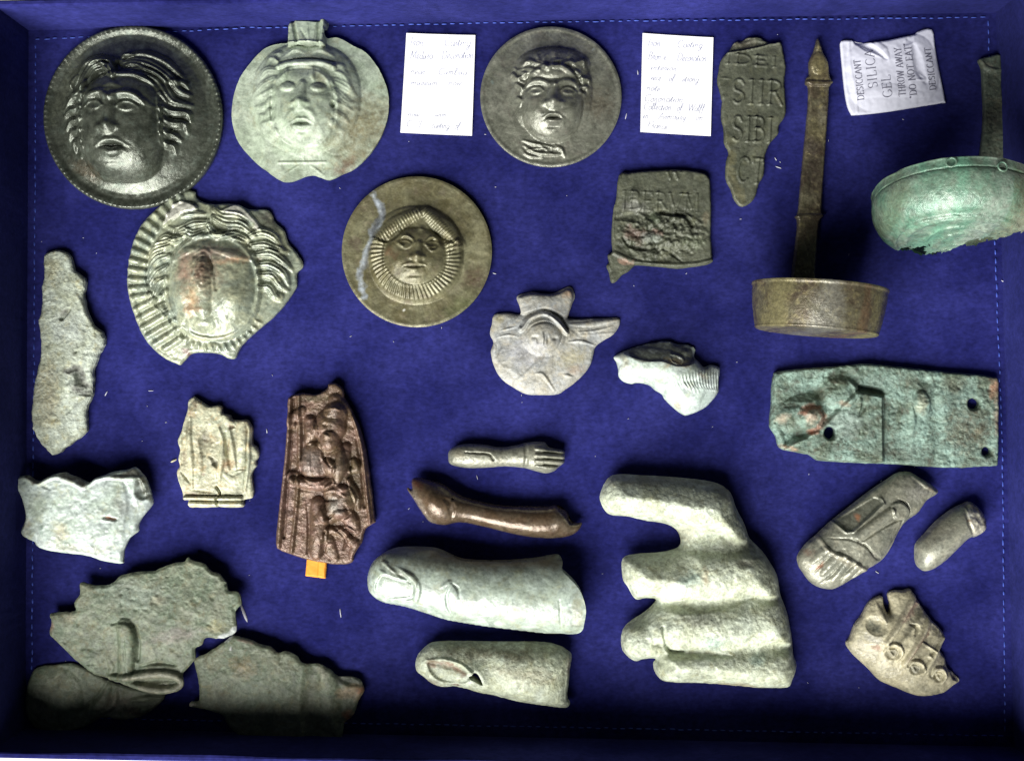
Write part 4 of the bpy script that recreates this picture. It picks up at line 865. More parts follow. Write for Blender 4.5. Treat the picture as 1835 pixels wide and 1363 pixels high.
def ladle1():
    # bowl stands on its side, mouth towards the handle
    R0, R1, dep = 112, 100, 79; zc = 116
    k = (D-zc)/D; x, y = 1469, 513
    loc = P(x, y, 0, k)
    root = empty('bronze_ladle', loc, 'brown long-handled bronze ladle lying with its round bowl on edge', 'ladle', 'ladles')
    o = lathe_obj('bowl', bowl_prof(R0, R1, dep, 4, 4), (0, 0, zc*S), 1.0, -5.0, M['ladle'], root, wob=0.9, seed=4, bands=((-8, 34, (0.20,0.20,0.17), 0.6), (55, 12, (0.15,0.09,0.05), 0.55), (80, 16, (0.24,0.22,0.09), 0.6), (-82, 22, (0.22,0.20,0.09), 0.5)))
    R = Relief([(325,42),(338,60),(350,100),(372,140),(378,185),(384,210),(396,228),(380,248),(376,320),(372,380),(360,560),(350,700),(346,780),(354,802),(336,830),(325,960),(318,1085),(315,1130),(214,1130),(217,1085),(232,960),(245,830),(232,806),(248,780),(262,620),(285,380),(290,320),(291,248),(276,235),(282,208),(294,195),(292,140),(312,95)], fH, 1.5, 20, nsub=3)
    R.plate(9, 4).noise(1.3, 14, 3).noise(0.6, 4, 4)
    R.dome(328, 150, 34, 48, 4).line([(282,232),(388,236)], 12, 4, (1,1), 0.5).line([(240,806),(350,806)], 12, 3, (1,1), 0.5).line([(325,60),(326,100)], 18, 3)
    R.stain((0.20,0.165,0.05), 0.7, 330, 170, 50, 70).stain((0.20,0.17,0.06), 0.6, 330, 440, 46, 60).stain((0.22,0.20,0.12), 0.6, 350, 380, 20, 50).stain((0.22,0.20,0.10), 0.6, 290, 730, 46, 40).stain((0.05,0.035,0.025), 0.7, 310, 600, 60, 120).stain((0.08,0.065,0.05),0.6,300,500,50,40)
    R.part('finial', poly=[(300,40),(350,40),(390,150),(400,200),(276,200),(280,140)])
    h = R.build('handle', None, None, M['ladle'], 4, body='shaft', mode='shell', thick=8, lift=lambda X, Y: 30*np.clip((Y-60)/460, 0, 1)**2*0+np.clip((150-Y)/200, 0, 1)*12)
    # re-root the strap under the ladle: shaft and finial become its parts
    hl = h.location.copy()
    for c in list(h.children):
        c.parent = root; c.location = (hl[0]-loc[0], hl[1]-loc[1], 0)
        c.name = 'handle' if c.name.startswith('shaft') else c.name
    bpy.data.objects.remove(h)
ladle1()
fJ = (1540, 80, 3.586)
def ladle2():
    R0, R1, dep = 136, 98, 88; zc = 150
    k = (D-zc)/D; x, y = 1714, 343
    loc = P(x, y, 0, k)
    root = empty('green_ladle', loc, 'green corroded ladle with a broken bowl on edge, cut by the right border', 'ladle', 'ladles')
    rr = random.Random(3)
    jag = lambda X: 34+11*np.sin(X*0.045+1)+4*np.sin(X*0.13)+1.5*np.sin(X*0.41)
    def clip(X, Z, dpt):   # the foot and lower wall are broken away
        return ~(dpt*0.966-Z*0.26 > 96-0.30*np.maximum(X+10, 0)+2.4*np.sin(X*0.21)+3.5*np.sin(X*0.075+2)+1.2*np.sin(X*0.55))
    pr = [(0.5, dep-3), (18, dep-3), (24, dep-1), (30, dep-4), (44, dep-4), (50, dep-1.5), (56, dep-5), (74, dep-5), (82, dep-1), (90, dep-5), (R1-3, dep-4), (R1, dep), (R1+3, dep-2), (R1+6, dep-6), (R1+16, dep-11), (R1+27, dep-22), (R1+35, dep-38), (R0+1, 32), (R0, 21), (R0-2, 18.5), (R0-2, 16.5), (R0-0.5, 15), (R0-1, 5), (R0-0.5, 1.2), (R0-2, 0), (R0-5, 3), (R0-6, 20), (R0-7, 32), (R1+28, dep-39), (R1+20, dep-25), (R1+6, dep-14), (R1-4, dep-10), (60, dep-11), (0.5, dep-11)]
    o = lathe_obj('bowl', pr, (0, 0, zc*S), 15, -4.0, M['green'], root, seg=420, clip=clip, wob=4.0, seed=7, bands=((95, 62, (0.13,0.125,0.075), 0.7), (22, 26, (0.24,0.27,0.23), 0.5), (-40, 14, (0.10,0.24,0.16), 0.6), (-120, 18, (0.10,0.13,0.08), 0.6)))
    a = o.data.color_attributes['tint']
    # small ring marks on the rim band
    R = Relief([(775,92),(840,74),(905,60),(914,100),(918,150),(920,300),(935,450),(945,600),(950,730),(950,800),(775,800),(780,730),(800,560),(805,420),(800,300),(795,170),(785,130)], fJ, 1.5, 14, nsub=3, jag=0.5)
    R.plate(8, 4).noise(1.5, 16, 3).line([(790,110),(830,160),(910,165)], 20, 4).noise(0.6, 4, 5)
    R.stain((0.10,0.10,0.05), 0.5, 890, 380, 40, 60).stain((0.20,0.20,0.13), 0.5, 830, 140, 40, 20, 35).stain((0.05,0.045,0.03), 0.6, 860, 480, 70, 100)
    h = R.build('handle', None, None, M['handle2'], 6, mode='shell', thick=7)
    h.parent = root; h.location = (h.location[0]-loc[0], h.location[1]-loc[1], 0)
    for q in (0.93, 1.22):
        pass
    return root, loc, zc
root2, loc2, zc2 = ladle2()
# ring punches near the rim: small torus rings set on the wall
def torus(name, R0, r, loc, normal, mat, parent, n=24, m=8):
    from mathutils import Vector
    nz = Vector(normal).normalized(); q = nz.to_track_quat('Z', 'Y').to_matrix(); V, F = [], []
    for i in range(n):
        a = i*2*math.pi/n
        for j in range(m):
            b = j*2*math.pi/m; v = q @ Vector(((R0+r*math.cos(b))*math.cos(a), (R0+r*math.cos(b))*math.sin(a), r*math.sin(b)))
            V.append([c*S for c in v])
    for i in range(n):
        for j in range(m): F.append((i*m+j, ((i+1) % n)*m+j, ((i+1) % n)*m+(j+1) % m, i*m+(j+1) % m))
    return mesh_obj(name, np.array(V), F, mat, parent, loc=loc, tint=np.zeros((len(V), 4)))
def on_bowl2(th, dep):
    t = math.radians(15); r_ = math.radians(-4.0)
    ax = np.array([math.sin(r_)*math.cos(t), -math.cos(r_)*math.cos(t), math.sin(t)]); ux = np.array([math.cos(r_), math.sin(r_), 0]); uz = np.cross(ux, ax); uz = uz if uz[2] > 0 else -uz
    n = ux*math.cos(th)+uz*math.sin(th); p = n*139+ax*dep; return p*S+np.array([0, 0, zc2*S]), n
for th, dp in ((1.98, 11), (1.42, 17)):
    p, n = on_bowl2(th, dp); torus('ring_mark', 7.5, 1.6, tuple(p), tuple(n), M['green'], root2)
# ---------------------------------------------------------------- small ornaments
fL = (860, 500, 6.196)
R = Relief([(410,190),(480,155),(580,135),(660,150),(740,160),(840,145),(930,100),(990,80),(1030,100),(1060,190),(1030,270),(985,400),(985,432),(1100,440),(1250,430),(1400,430),(1520,425),(1562,450),(1555,510),(1490,610),(1380,680),(1290,750),(1265,830),(1240,930),(1180,1030),(1060,1150),(960,1220),(870,1280),(700,1288),(520,1280),(400,1220),(240,1110),(150,950),(120,800),(150,700),(110,610),(130,500),(160,390),(300,370),(440,390),(450,330),(430,270)], fL, 1.5, 18, jag=0.5, nsub=3)
R.inflate(17, 0.45)
R.poly([(440,390),(430,250),(440,190),(600,150),(840,160),(990,100),(1040,190),(985,420),(720,360)], 7, 40)
R.super(710, 620, 240, 235, 8, n=2.2, p=0.6)
R.super(705, 625, 200, 195, 10, n=2.1, p=0.6)
R.line([(455,560),(540,440),(700,380),(850,450),(965,600)], 36, 10, (0.8,1,1,1,0.7), 0.6); R.line([(460,520),(560,390),(720,340),(880,410),(970,540)], 20, -5, (1,1,1)); R.line([(780,420),(870,500),(960,600)], 22, 4, (1,1,1)); R.line([(520,600),(580,520),(720,480),(840,530),(910,620)], 14, -4)
for x in (640, 750): R.line([(x, 630), (x, 720)], 12, -4.5); 
R.line([(695,600),(695,730)], 22, 4); R.bump(600, 650, 34, 22, -3).bump(830, 660, 40, 26, -3.5).line([(660,760),(700,775),(740,760)], 12, -2).line([(520,600),(540,720),(620,810)], 10, -3).line([(915,620),(870,740),(790,810)], 10, -3)
R.part('face', ell=(708, 640, 192, 182)).part('nose', line=[(695,600),(695,730)], wd=26, parent=1)
R.part('hood', poly=[(450,560),(460,500),(560,390),(720,345),(880,410),(975,540),(965,620),(900,600),(840,530),(720,480),(580,520),(510,600)])
R.part('wing', poly=[(990,430),(1250,425),(1400,425),(1570,430),(1565,520),(1490,615),(1380,690),(1290,760),(1180,760),(1000,700),(960,640),(990,560)])
R.part('wing', poly=[(160,380),(300,360),(440,390),(455,560),(500,620),(480,720),(300,720),(140,690),(100,600),(120,490)], label='broken left wing')
for i in range(26):
    t = i/25; x = 1010+t*520; R.line([(x, 560+40*t), (x-20, 700-110*t)], 7, 1.8)
R.line([(1000,500),(1200,500),(1540,450)], 40, 3); R.line([(1100,590),(1300,570),(1480,520)], 16, 2); R.line([(980,700),(1120,690),(1290,740)], 18, 3); R.line([(200,640),(320,620),(430,640)], 14, 2); R.line([(230,570),(400,530)], 14, 2)
R.line([(560,1060),(680,1050),(760,1140),(830,1240)], 22, 3); R.line([(930,1060),(1040,1090)], 20, 3); R.line([(700,840),(600,1000),(440,1100)], 50, 3); R.line([(170,700),(200,760),(180,860)], 26, -3)
R.stain((0.33,0.19,0.09), 0.8, 960, 170, 80, 50, -20).stain((0.17,0.08,0.06), 0.5, 560, 150, 110, 26).stain((0.30,0.265,0.12), 0.6, 1040, 880, 220, 140, -20).stain((0.30,0.26,0.10), 0.6, 220, 430, 60, 50, -30).stain((0.24,0.25,0.29), 0.6, 520, 830, 260, 190).stain((0.09,0.085,0.07), 0.4, 250, 830, 90, 90).stain((0.28,0.17,0.09),0.5,1050,1000,120,70)
R.noise(0.9, 14, 5).noise(0.4, 4, 4)
R.build('winged_ornament', 'grey-beige bronze ornament with a hooded face, one outstretched wing and a flared tab above', 'ornament', M['stone'], 3.0, body='plaque', mode='shell', thick=10)

fM = (1090, 600, 8.341)
R = Relief([(95,325),(250,240),(450,170),(700,110),(900,90),(1050,135),(1180,140),(1290,180),(1320,230),(1310,340),(1380,400),(1450,480),(1550,445),(1685,495),(1670,700),(1665,850),(1560,1000),(1430,1110),(1200,1205),(1110,1180),(980,1080),(860,960),(820,890),(720,830),(610,745),(440,715),(360,735),(250,700),(170,620),(160,500),(130,400)], fM, 1.4, 22, jag=0.5, nsub=3)
R.inflate(30, 0.5)
R.line([(150,420),(500,420),(900,480),(1250,520)], 260, 9, (0.6,1,1,0.6), 0.8)
R.poly([(250,240),(700,110),(1050,120),(1300,190),(1300,400),(1040,470),(800,400),(560,390),(350,330)], -6, 60)
R.line([(920,290),(1020,310),(1110,370),(1070,440)], 26, 4); R.line([(920,330),(940,400),(1040,440)], 18, 3); R.bump(300,330,90,60,3).bump(1150, 260, 80, 60, 4)
for i in range(13):
    t = i/12; x = 1080+i*44; y0 = 640-18*i+0.5*i*i; R.line([(x-10+i*9, y0-60+i*4), (x+20+i*2, y0+60), (x+70-i*2, y0+130+i*14), (x+150-i*6, y0+190+i*14)], 15, 3.0, (0.3,1,1,0.5), 0.8)
for i in range(8): x = 860+i*60; R.line([(x, 640+i*12), (x+80, 760+i*20)], 12, 1.4)
R.part('ribbed_hem', poly=[(1180,640),(1450,490),(1560,450),(1690,500),(1680,860),(1560,1000),(1430,1110),(1250,1190),(1150,900)])
R.stain((0.11,0.125,0.095), 0.95, poly=[(260,250),(560,130),(900,85),(1050,130),(1290,180),(1300,400),(1100,450),(900,420),(700,390),(520,400),(400,370),(330,300)]).stain((0.28,0.20,0.07), 0.7, 1000, 420, 220, 60).stain((0.30,0.28,0.16),0.7,230,390,90,140).stain((0.28,0.38,0.32),0.6,1420,950,200,180).stain((0.30,0.24,0.13),0.6,1050,1040,110,60,40).stain((0.24,0.16,0.08),0.5,1380,640,130,50,25)
R.noise(1.0, 12, 3).noise(0.5, 4, 8)
R.build('drapery_fragment', 'small white lump of cast drapery with a dark top and finely ribbed right hem', 'fragment', M['white'], 6.0, body='fold', mode='shell', thick=16)

fN = (1360, 630, 3.989)
R = Relief([(150,140),(400,115),(640,98),(780,85),(950,100),(1180,125),(1430,150),(1600,165),(1690,182),(1728,215),(1728,500),(1725,780),(1700,818),(1560,825),(1400,832),(1150,820),(950,805),(750,800),(480,785),(420,775),(370,740),(240,715),(160,690),(130,600),(88,530),(100,400),(105,260),(120,170)], fN, 1.8, 22, holes=[circ(508,580,42,46,12,0.06,1), circ(1547,372,42,40,12,0.06,2), circ(1640,715,34,33,12,0.05,3)], jag=0.8, nsub=3)
R.plate(15, 6)
R.poly([(150,720),(250,640),(420,560),(640,330),(700,280),(880,310),(885,790),(480,780),(250,715)], 9, 22, smooth=False)
R.line([(882,330),(884,560),(880,790)], 20, 4, (1,1,1), 0.7); R.super(990, 500, 110, 330, -4, n=4, p=0.7); R.line([(1085,340),(1110,500),(1090,620)], 22, 3)
R.dome(1170, 370, 60, 95, 9, -8).line([(1260,280),(1290,560),(1270,740)], 60, -3).line([(1190,180),(1200,260)], 60, -4)
R.super(300, 440, 190, 130, 12, rot=-20, n=2.2); R.super(375, 480, 92, 88, 13, n=2.2, p=0.5); R.bump(345, 440, 40, 34, 5).bump(405,500,30,30,-3); R.line([(130,480),(200,440),(270,410)], 46, 8); R.line([(200,640),(260,590),(350,600)], 36, -8); R.line([(250,330),(420,290),(440,380)], 70, -8); R.line([(130,520),(180,690)], 30, 5); R.line([(150,690),(280,640),(420,560)], 24, 5)
R.super(570, 300, 130, 110, 12, n=2.2, p=0.6); R.line([(640,200),(700,280),(720,400)], 30, 6); R.line([(740,265),(800,275),(880,290)], 32, -14, (1,1,1)); R.line([(700,390),(750,380),(715,460)], 24, -6); R.line([(480,170),(620,140),(720,230)], 50, -6)
R.noise(2.2, 24, 4).noise(1.6, 7, 6).pits(2, 9, 5, 0.3)
R.ring(508, 580, 48, 52, 14, 1.5)
R.part('knob', ell=(372, 480, 96, 92), label='reddish broken knob')
R.part('broken_stub', poly=[(440,260),(520,200),(640,190),(720,270),(700,380),(600,420),(480,390)])
R.part('boss', ell=(1170, 370, 62, 97, -8), label='pale oval boss')
R.stain((0.30,0.11,0.05), 0.85, pts=[(300,440),(340,400),(430,400),(455,470),(420,540),(370,570)], wd=30).stain((0.36,0.26,0.17), 0.8, 360, 470, 60, 50).stain((0.33,0.20,0.10), 0.8, 200, 690, 70, 26, 10).stain((0.30,0.13,0.05), 0.75, 1690, 260, 60, 100).stain((0.26,0.145,0.08), 0.6, 1710, 480, 26, 150).stain((0.31,0.34,0.21), 0.85, 1170, 375, 52, 80).stain((0.11,0.085,0.035), 0.6, 1500, 560, 180, 200).stain((0.15,0.17,0.10),0.5,1400,230,140,60).stain((0.24,0.33,0.28),0.6,600,520,160,120).stain((0.32,0.21,0.12),0.6,590,370,60,30).stain((0.30,0.24,0.15),0.7,180,480,60,40,-30).stain((0.055,0.06,0.04),0.5,1000,720,260,60).stain((0.15,0.24,0.19),0.6,850,220,120,60)
R.build('mounting_plate', 'thick rectangular blue-green bronze plate with three round holes and a broken reddish knob', 'plate', M['ver'], 3.0, body='plate', mode='shell', thick=17)

fO = (30, 430, 3.4067)
R = Relief([(165,90),(230,60),(300,68),(330,120),(355,190),(400,220),(418,260),(410,340),(430,430),(470,520),(520,565),(528,640),(490,720),(465,800),(465,860),(455,950),(420,1040),(422,1165),(330,1240),(230,1312),(190,1290),(140,1230),(100,1160),(90,1040),(105,920),(125,810),(150,700),(145,560),(132,490),(155,400),(150,300),(165,200)], fO, 1.8, 14, jag=2.4, nsub=3)
R.plate(10, 6).super(300, 700, 260, 700, 9, rot=8, n=2, p=0.7).noise(2.4, 22, 4).noise(1.3, 6, 6)
R.line([(325,425),(280,480)], 14, -7, (1,1)); R.bump(368, 682, 16, 12, -7); R.line([(320,800),(380,780),(400,860),(450,900)], 36, -8); R.line([(360,830),(350,900),(440,930)], 30, 7); R.line([(310,1060),(350,1000)], 14, -3.5); R.line([(380,350),(430,450),(470,520)], 24, 5); R.line([(350,910),(440,930)], 24, -6, (1,1))
R.stain((0.12,0.12,0.105), 0.8, pts=[(320,800),(380,780),(400,860),(450,900),(440,940),(360,905)], wd=26).stain((0.28,0.23,0.10),0.5,200,950,90,260).stain((0.30,0.27,0.12),0.5,220,200,60,120).stain((0.12,0.10,0.07),0.7,300,450,40,16,-50).stain((0.26,0.30,0.27),0.5,320,540,120,120)
R.build('long_fragment', 'long pale green crusty fragment standing alone along the left side of the tray', 'fragment', M['crust'], 2.5, mode='shell', thick=11)

fP = (290, 690, 5.68)
R = Relief([(320,118),(345,135),(430,195),(480,220),(560,205),(605,225),(612,290),(690,305),(710,345),(780,355),(850,350),(890,390),(915,450),(915,590),(965,640),(978,720),(950,770),(955,820),(925,860),(905,920),(920,1040),(915,1140),(860,1160),(820,1180),(815,1245),(600,1242),(570,1245),(400,1245),(270,1245),(260,1180),(210,1165),(200,1100),(165,1000),(145,910),(150,860),(175,830),(160,750),(180,660),(150,570),(190,480),(220,370),(250,250),(262,160)], fP, 1.4, 16, jag=0.9, nsub=3)
R.plate(9, 5).super(560, 700, 420, 620, 8, n=2.3, p=0.6)
for p, w_, h in [([(290,330),(285,600),(310,850),(310,1050)],34,6),([(330,170),(300,260),(280,340)],50,5),([(250,250),(230,480),(200,800)],34,-4),([(590,440),(630,600),(610,800),(590,980)],38,7),([(690,440),(720,600),(760,850)],30,6),([(650,480),(670,640),(700,850)],30,-6),([(820,380),(830,600),(800,850)],70,6),([(890,430),(890,750),(850,1080)],20,5),([(870,430),(865,750),(825,1080)],10,-4),([(480,420),(450,560),(430,700)],80,-6),([(400,700),(380,850),(360,1000)],50,4),([(480,740),(540,800),(560,960)],46,5),([(520,740),(570,830)],30,-6),([(640,300),(700,380),(740,430)],50,5),([(700,410),(750,430)],24,-6),([(760,860),(840,850)],10,-4),([(190,880),(290,1000)],16,-5),([(640,900),(740,960),(840,880)],40,3),([(290,1060),(500,1090),(570,1110)],14,-3),([(640,1110),(740,1130)],18,-4)]:
    R.line(p, w_, h)
R.line([(230,1150),(400,1145),(560,1150),(800,1150)], 24, 7, (1,1,1)); R.line([(270,1205),(540,1210),(812,1210)], 26, 6, (1,1,1)); R.line([(240,1178),(540,1180),(815,1182)], 8, -4, (1,1,1)); R.line([(240,1115),(540,1122),(815,1120)], 10, -4, (1,1,1))
R.line([(555,1030),(590,1080),(592,1115),(552,1150),(560,1180),(575,1245)], 9, -11, (1,1,1), 0.4, smooth=False)
R.noise(1.4, 12, 6).noise(0.7, 4, 7)
R.stain((0.13,0.105,0.06), 0.75, 450, 530, 120, 110).stain((0.30,0.16,0.05), 0.75, 690, 810, 60, 60).stain((0.15,0.10,0.055), 0.7, 225, 740, 50, 110).stain((0.13,0.11,0.05), 0.7, 250, 460, 36, 100).stain((0.28,0.17,0.06),0.7,300,300,60,40).stain((0.17,0.085,0.04),0.8,715,420,44,20).stain((0.36,0.25,0.13),0.6,350,190,40,60).stain((0.24,0.15,0.09),0.7,430,920,30,18).stain((0.38,0.26,0.14),0.7,300,1110,80,30).stain((0.2,0.19,0.13),0.7,540,770,50,60,60).stain((0.33,0.23,0.09),0.6,680,620,20,120)
R.part('base_moulding', poly=[(225,1125),(820,1122),(825,1255),(262,1255)])
R.build('drapery_block', 'cream coloured block of folded drapery above a cracked two-band base moulding', 'fragment', M['cream'], 3.0, body='folds', mode='shell', thick=12)
V, F = [], []
bead(((90/5.68)+290, 783/5.68+690), (150/5.68+290, 752/5.68+690), 3.5, 5, V, F)
tag(mesh_obj('splinter', np.array(V), F, M['cream'], tint=np.zeros((len(V), 4))), 'tiny pale splinter at the left edge of the cream drapery block', 'splinter')

fQ = (470, 670, 3.587)
R = Relief([(165,155),(235,125),(280,125),(350,130),(415,92),(425,62),(470,58),(515,98),(525,150),(570,230),(620,330),(650,440),(670,530),(695,700),(722,930),(715,960),(660,1000),(640,1080),(590,1160),(575,1210),(480,1225),(370,1210),(290,1195),(200,1165),(95,1120),(90,1000),(120,740),(145,500),(160,300)], fQ, 1.5, 20, jag=0.8, nsub=3)
R.plate(12, 5)
R.line([(180,160),(165,450),(130,800),(105,1110)], 17, 7, (1,1,1)); R.line([(200,160),(185,450),(160,750),(140,1050)], 10, -5, (1,1,1)); R.line([(235,140),(240,500),(225,800),(190,1140)], 14, 5, (1,1,1)); R.line([(585,270),(640,480),(670,750),(695,960)], 13, 6, (1,1,1)); R.line([(610,420),(640,620),(660,850)], 12, -4, (1,1,1))
body = [([(470,260),(440,330),(430,420)],105,22,'head and beard'),([(470,170),(480,215),(440,235)],60,10,''),([(340,500),(340,600),(420,600)],95,17,''),([(440,420),(470,560),(510,650),(520,700)],80,14,''),([(540,470),(520,560),(480,680)],44,12,''),([(590,560),(610,600),(580,620)],34,10,''),([(200,680),(280,700),(380,710),(450,690)],40,14,''),([(460,760),(520,800),(470,860),(430,900)],90,20,''),([(360,830),(370,980),(350,1150)],62,17,''),([(310,300),(320,370),(300,420)],50,12,''),([(560,680),(610,780),(620,860)],24,9,''),([(430,1000),(500,1010),(560,1050)],30,9,''),([(500,900),(560,920),(600,1000)],50,9,''),([(420,1040),(440,1120),(470,1180)],40,6,''),([(560,1060),(600,1100),(580,1180)],34,6,''),([(200,330),(180,300),(260,230)],36,8,''),([(220,640),(180,650),(200,700)],26,8,'')]
for p, w_, h, _ in body: R.line(p, w_, h, (0.75,1,1,0.7), 0.6)
for p, w_, h in [([(380,450),(410,540),(450,590)],12,-6),([(260,650),(340,670),(440,650)],18,-7),([(320,480),(330,650)],8,-3),([(400,230),(470,215),(510,230)],14,5),([(360,360),(390,390),(430,400)],14,-4),([(400,320),(430,330)],16,-3),([(390,390),(440,395)],22,5),([(410,880),(430,920),(470,890)],12,-5),([(410,1000),(400,1100),(380,1180)],16,-7),([(290,860),(300,1000),(290,1150)],14,-6),([(450,970),(520,1030),(540,1070),(520,1130)],14,-6),([(480,1010),(540,980),(600,1010)],12,5),([(540,840),(560,900),(520,930)],14,-5),([(390,760),(470,740),(540,780)],12,4),([(260,280),(265,440),(250,620)],14,-4),([(350,250),(350,400)],14,-6)]: R.line(p, w_, h)
R.noise(1.5, 10, 5).noise(0.7, 4, 6)
R.part('figure_head', ell=(445, 320, 100, 130)).part('figure_torso', poly=[(260,450),(400,430),(540,450),(560,600),(540,700),(420,680),(260,650)]).part('figure_arm', line=[(200,690),(300,705),(450,690)], wd=36).part('figure_belly', ell=(470,820,92,100)).part('figure_leg', line=[(360,850),(350,1170)], wd=56).part('side_rim', line=[(172,160),(160,450),(125,800),(100,1110)], wd=22)
R.stain((0.10,0.09,0.035), 0.6, 330, 160, 100, 40).stain((0.14,0.11,0.055),0.5,520,600,70,120).stain((0.25,0.20,0.17),0.6,330,560,80,90).stain((0.24,0.22,0.18),0.6,480,840,70,60).stain((0.05,0.04,0.03),0.5,470,270,60,60).stain((0.22,0.12,0.10),0.5,150,700,50,500).stain((0.11,0.085,0.03),0.5,600,700,50,300)
R.build('relief_plaque', 'reddish brown bronze plaque with a bearded figure in high relief between side ridges', 'plaque', M['brown'], 9.0, body='panel', mode='shell', thick=12, lift=lambda X, Y: 0)
R = Relief([(290,1130),(418,1140),(405,1315),(275,1298)], fQ, 1.8, 8, nsub=1)
R.plate(8, 2).noise(0.6, 8).line([(372,1150),(360,1312)], 6, -1.5, (1,1)).build('orange_block', 'small orange wooden block poking out under the foot of the brown plaque', 'block', M['orange'], 0.5)

fR_ = (10, 820, 6.554)
R = Relief([(105,290),(115,230),(200,212),(290,200),(380,250),(440,270),(500,240),(560,205),(640,180),(740,165),(830,200),(930,235),(1030,280),(1110,225),(1200,195),(1300,155),(1460,130),(1530,108),(1600,170),(1650,240),(1690,350),(1715,480),(1718,550),(1640,660),(1580,760),(1570,860),(1480,930),(1420,1050),(1400,1200),(1385,1230),(1200,1200),(1000,1130),(750,1100),(480,1055),(400,1010),(380,970),(260,920),(212,860),(260,740),(265,620),(200,440),(130,350)], fR_, 1.7, 24, jag=0.8, nsub=3)
a_, b_ = R._loc(880, 640, 860, 620, 8)
R.z += 10+40*np.sqrt(np.clip(1-np.abs(a_*0.98)**2.2, 0.02, 1))*(0.6+0.4*np.sqrt(np.clip(1-b_*b_*0.8, 0, 1)))
R.z -= 5*(1-np.clip(R.d/5, 0, 1))**2
R.line([(300,225),(420,290),(500,262),(580,225),(680,215),(830,262),(960,325),(1020,302),(1110,238),(1250,215),(1480,230),(1600,230)], 30, 4, (1,1,1)); R.line([(1210,685),(1280,695),(1340,710)], 18, -5, (1,1)); R.line([(470,310),(600,360)], 20, -3); R.bump(1190, 750, 50, 50, -2); R.line([(1440,300),(1520,560),(1480,720),(1440,900)], 60, -4); R.line([(1580,260),(1620,440),(1690,430)], 60, -9)
R.noise(1.4, 12, 6).noise(0.9, 4, 7)
R.part('broken_lip', poly=[(1230,200),(1460,120),(1540,95),(1620,180),(1700,350),(1710,440),(1620,430),(1560,330),(1560,245)], label='dark recessed upper edge')
R.stain((0.09,0.085,0.065), 0.9, poly=[(1260,185),(1460,130),(1540,108),(1600,165),(1590,225),(1460,225),(1300,215)]).stain((0.085,0.09,0.055), 0.9, pts=[(1590,250),(1640,330),(1660,420)], wd=52).stain((0.085,0.08,0.06), 0.85, pts=[(300,215),(400,268)], wd=40).stain((0.085,0.08,0.06), 0.85, pts=[(720,190),(850,225),(980,290)], wd=42)
R.stain((0.30,0.11,0.05), 0.95, pts=[(1215,685),(1280,692),(1345,710)], wd=16).stain((0.26,0.29,0.25), 0.7, 1400, 560, 130, 90, 30).stain((0.23,0.285,0.19), 0.6, 440, 560, 120, 260).stain((0.28,0.235,0.12), 0.6, 300, 800, 70, 110).stain((0.36,0.33,0.19), 0.7, 700, 850, 110, 120).stain((0.37,0.37,0.24),0.6,900,1040,400,60,8).stain((0.11,0.19,0.14),0.6,470,830,30,80)
R.build('curved_white_shard', 'whitish curved bronze shard with a notched top edge, above the dull green sheets', 'fragment', M['white'], 2.0, body='shell', mode='shell', thick=7)

# ---------------------------------------------------------------- green sheet fragments
fS = (20, 980, 4.009)
R = Relief([(280,480),(380,465),(470,455),(455,400),(500,340),(495,290),(505,250),(580,270),(720,260),(800,200),(900,175),(1030,165),(1160,115),(1250,100),(1275,70),(1310,95),(1400,120),(1440,170),(1500,185),(1550,250),(1570,310),(1640,320),(1660,400),(1620,450),(1630,580),(1600,620),(1520,650),(1410,640),(1380,690),(1330,720),(1330,790),(1290,850),(1240,900),(1255,960),(1210,1020),(1100,1045),(1010,1040),(850,1000),(700,940),(600,910),(530,860),(450,800),(370,720),(290,640),(278,600),(290,540)], fS, 1.9, 20, jag=1.8, nsub=3)
R.z += 8+14*np.exp(-(((R.X-(950/4.009+20))/130)**2+((R.Y-(500/4.009+980))/95)**2)); R.z -= 3*(1-np.clip(R.d/4, 0, 1))
R.line([(835,560),(850,650),(840,800),(830,920)], 66, 12, (0.9,1,0.9,0.8), 0.5); R.line([(838,590),(840,900)], 10, -3); R.line([(740,540),(830,520),(910,560),(935,680),(920,800)], 16, -5, (0.6,1,1))
R.line([(720,930),(850,925),(980,905),(1120,900),(1210,925),(1240,965),(1190,1010),(1080,1020),(950,1000),(830,960)], 34, 11, (0.7,1,1,1,1,0.7), 0.6); R.line([(900,960),(1050,950),(1180,950)], 26, -5); R.line([(930,850),(1060,820),(1200,840)], 20, -5); R.line([(700,920),(730,860),(700,780)], 26, 4); R.line([(600,740),(560,720)], 20, -3)
R.noise(2.6, 34, 4).noise(1.2, 8, 6).pits(2, 9, 4, 0.38)
R.part('finger_shape', line=[(838,560),(845,700),(832,900)], wd=62, label='raised finger-shaped bar')
R.part('curled_strip', poly=[(840,910),(1100,875),(1230,905),(1270,960),(1215,1030),(1000,1045),(800,985)], label='pale curled strip on its lower edge')
R.stain((0.25,0.24,0.16), 0.7, pts=[(850,925),(1120,900),(1220,930),(1235,970),(1180,1010),(950,1000)], wd=30).stain((0.24,0.22,0.06), 0.5, 1480, 560, 100, 50).stain((0.25,0.15,0.10), 0.7, 300, 560, 26, 50).stain((0.24,0.22,0.13),0.6,430,500,60,50).stain((0.17,0.23,0.18),0.5,900,330,300,120).stain((0.45,0.50,0.48),0.9,pts=[(1510,655),(1570,625),(1640,590)],wd=26).stain((0.25,0.22,0.12),0.5,1080,370,60,40).stain((0.22,0.18,0.16),0.5,1200,620,260,60,-10)
sheet_big = R.build('torn_sheet', 'large torn dull green sheet with a raised finger-like bar and curled strip', 'sheet', M['sheet'], 12.0, body='sheet', mode='shell', thick=6, lift=lambda X, Y: 10*np.clip((X-150)/280, 0, 1))
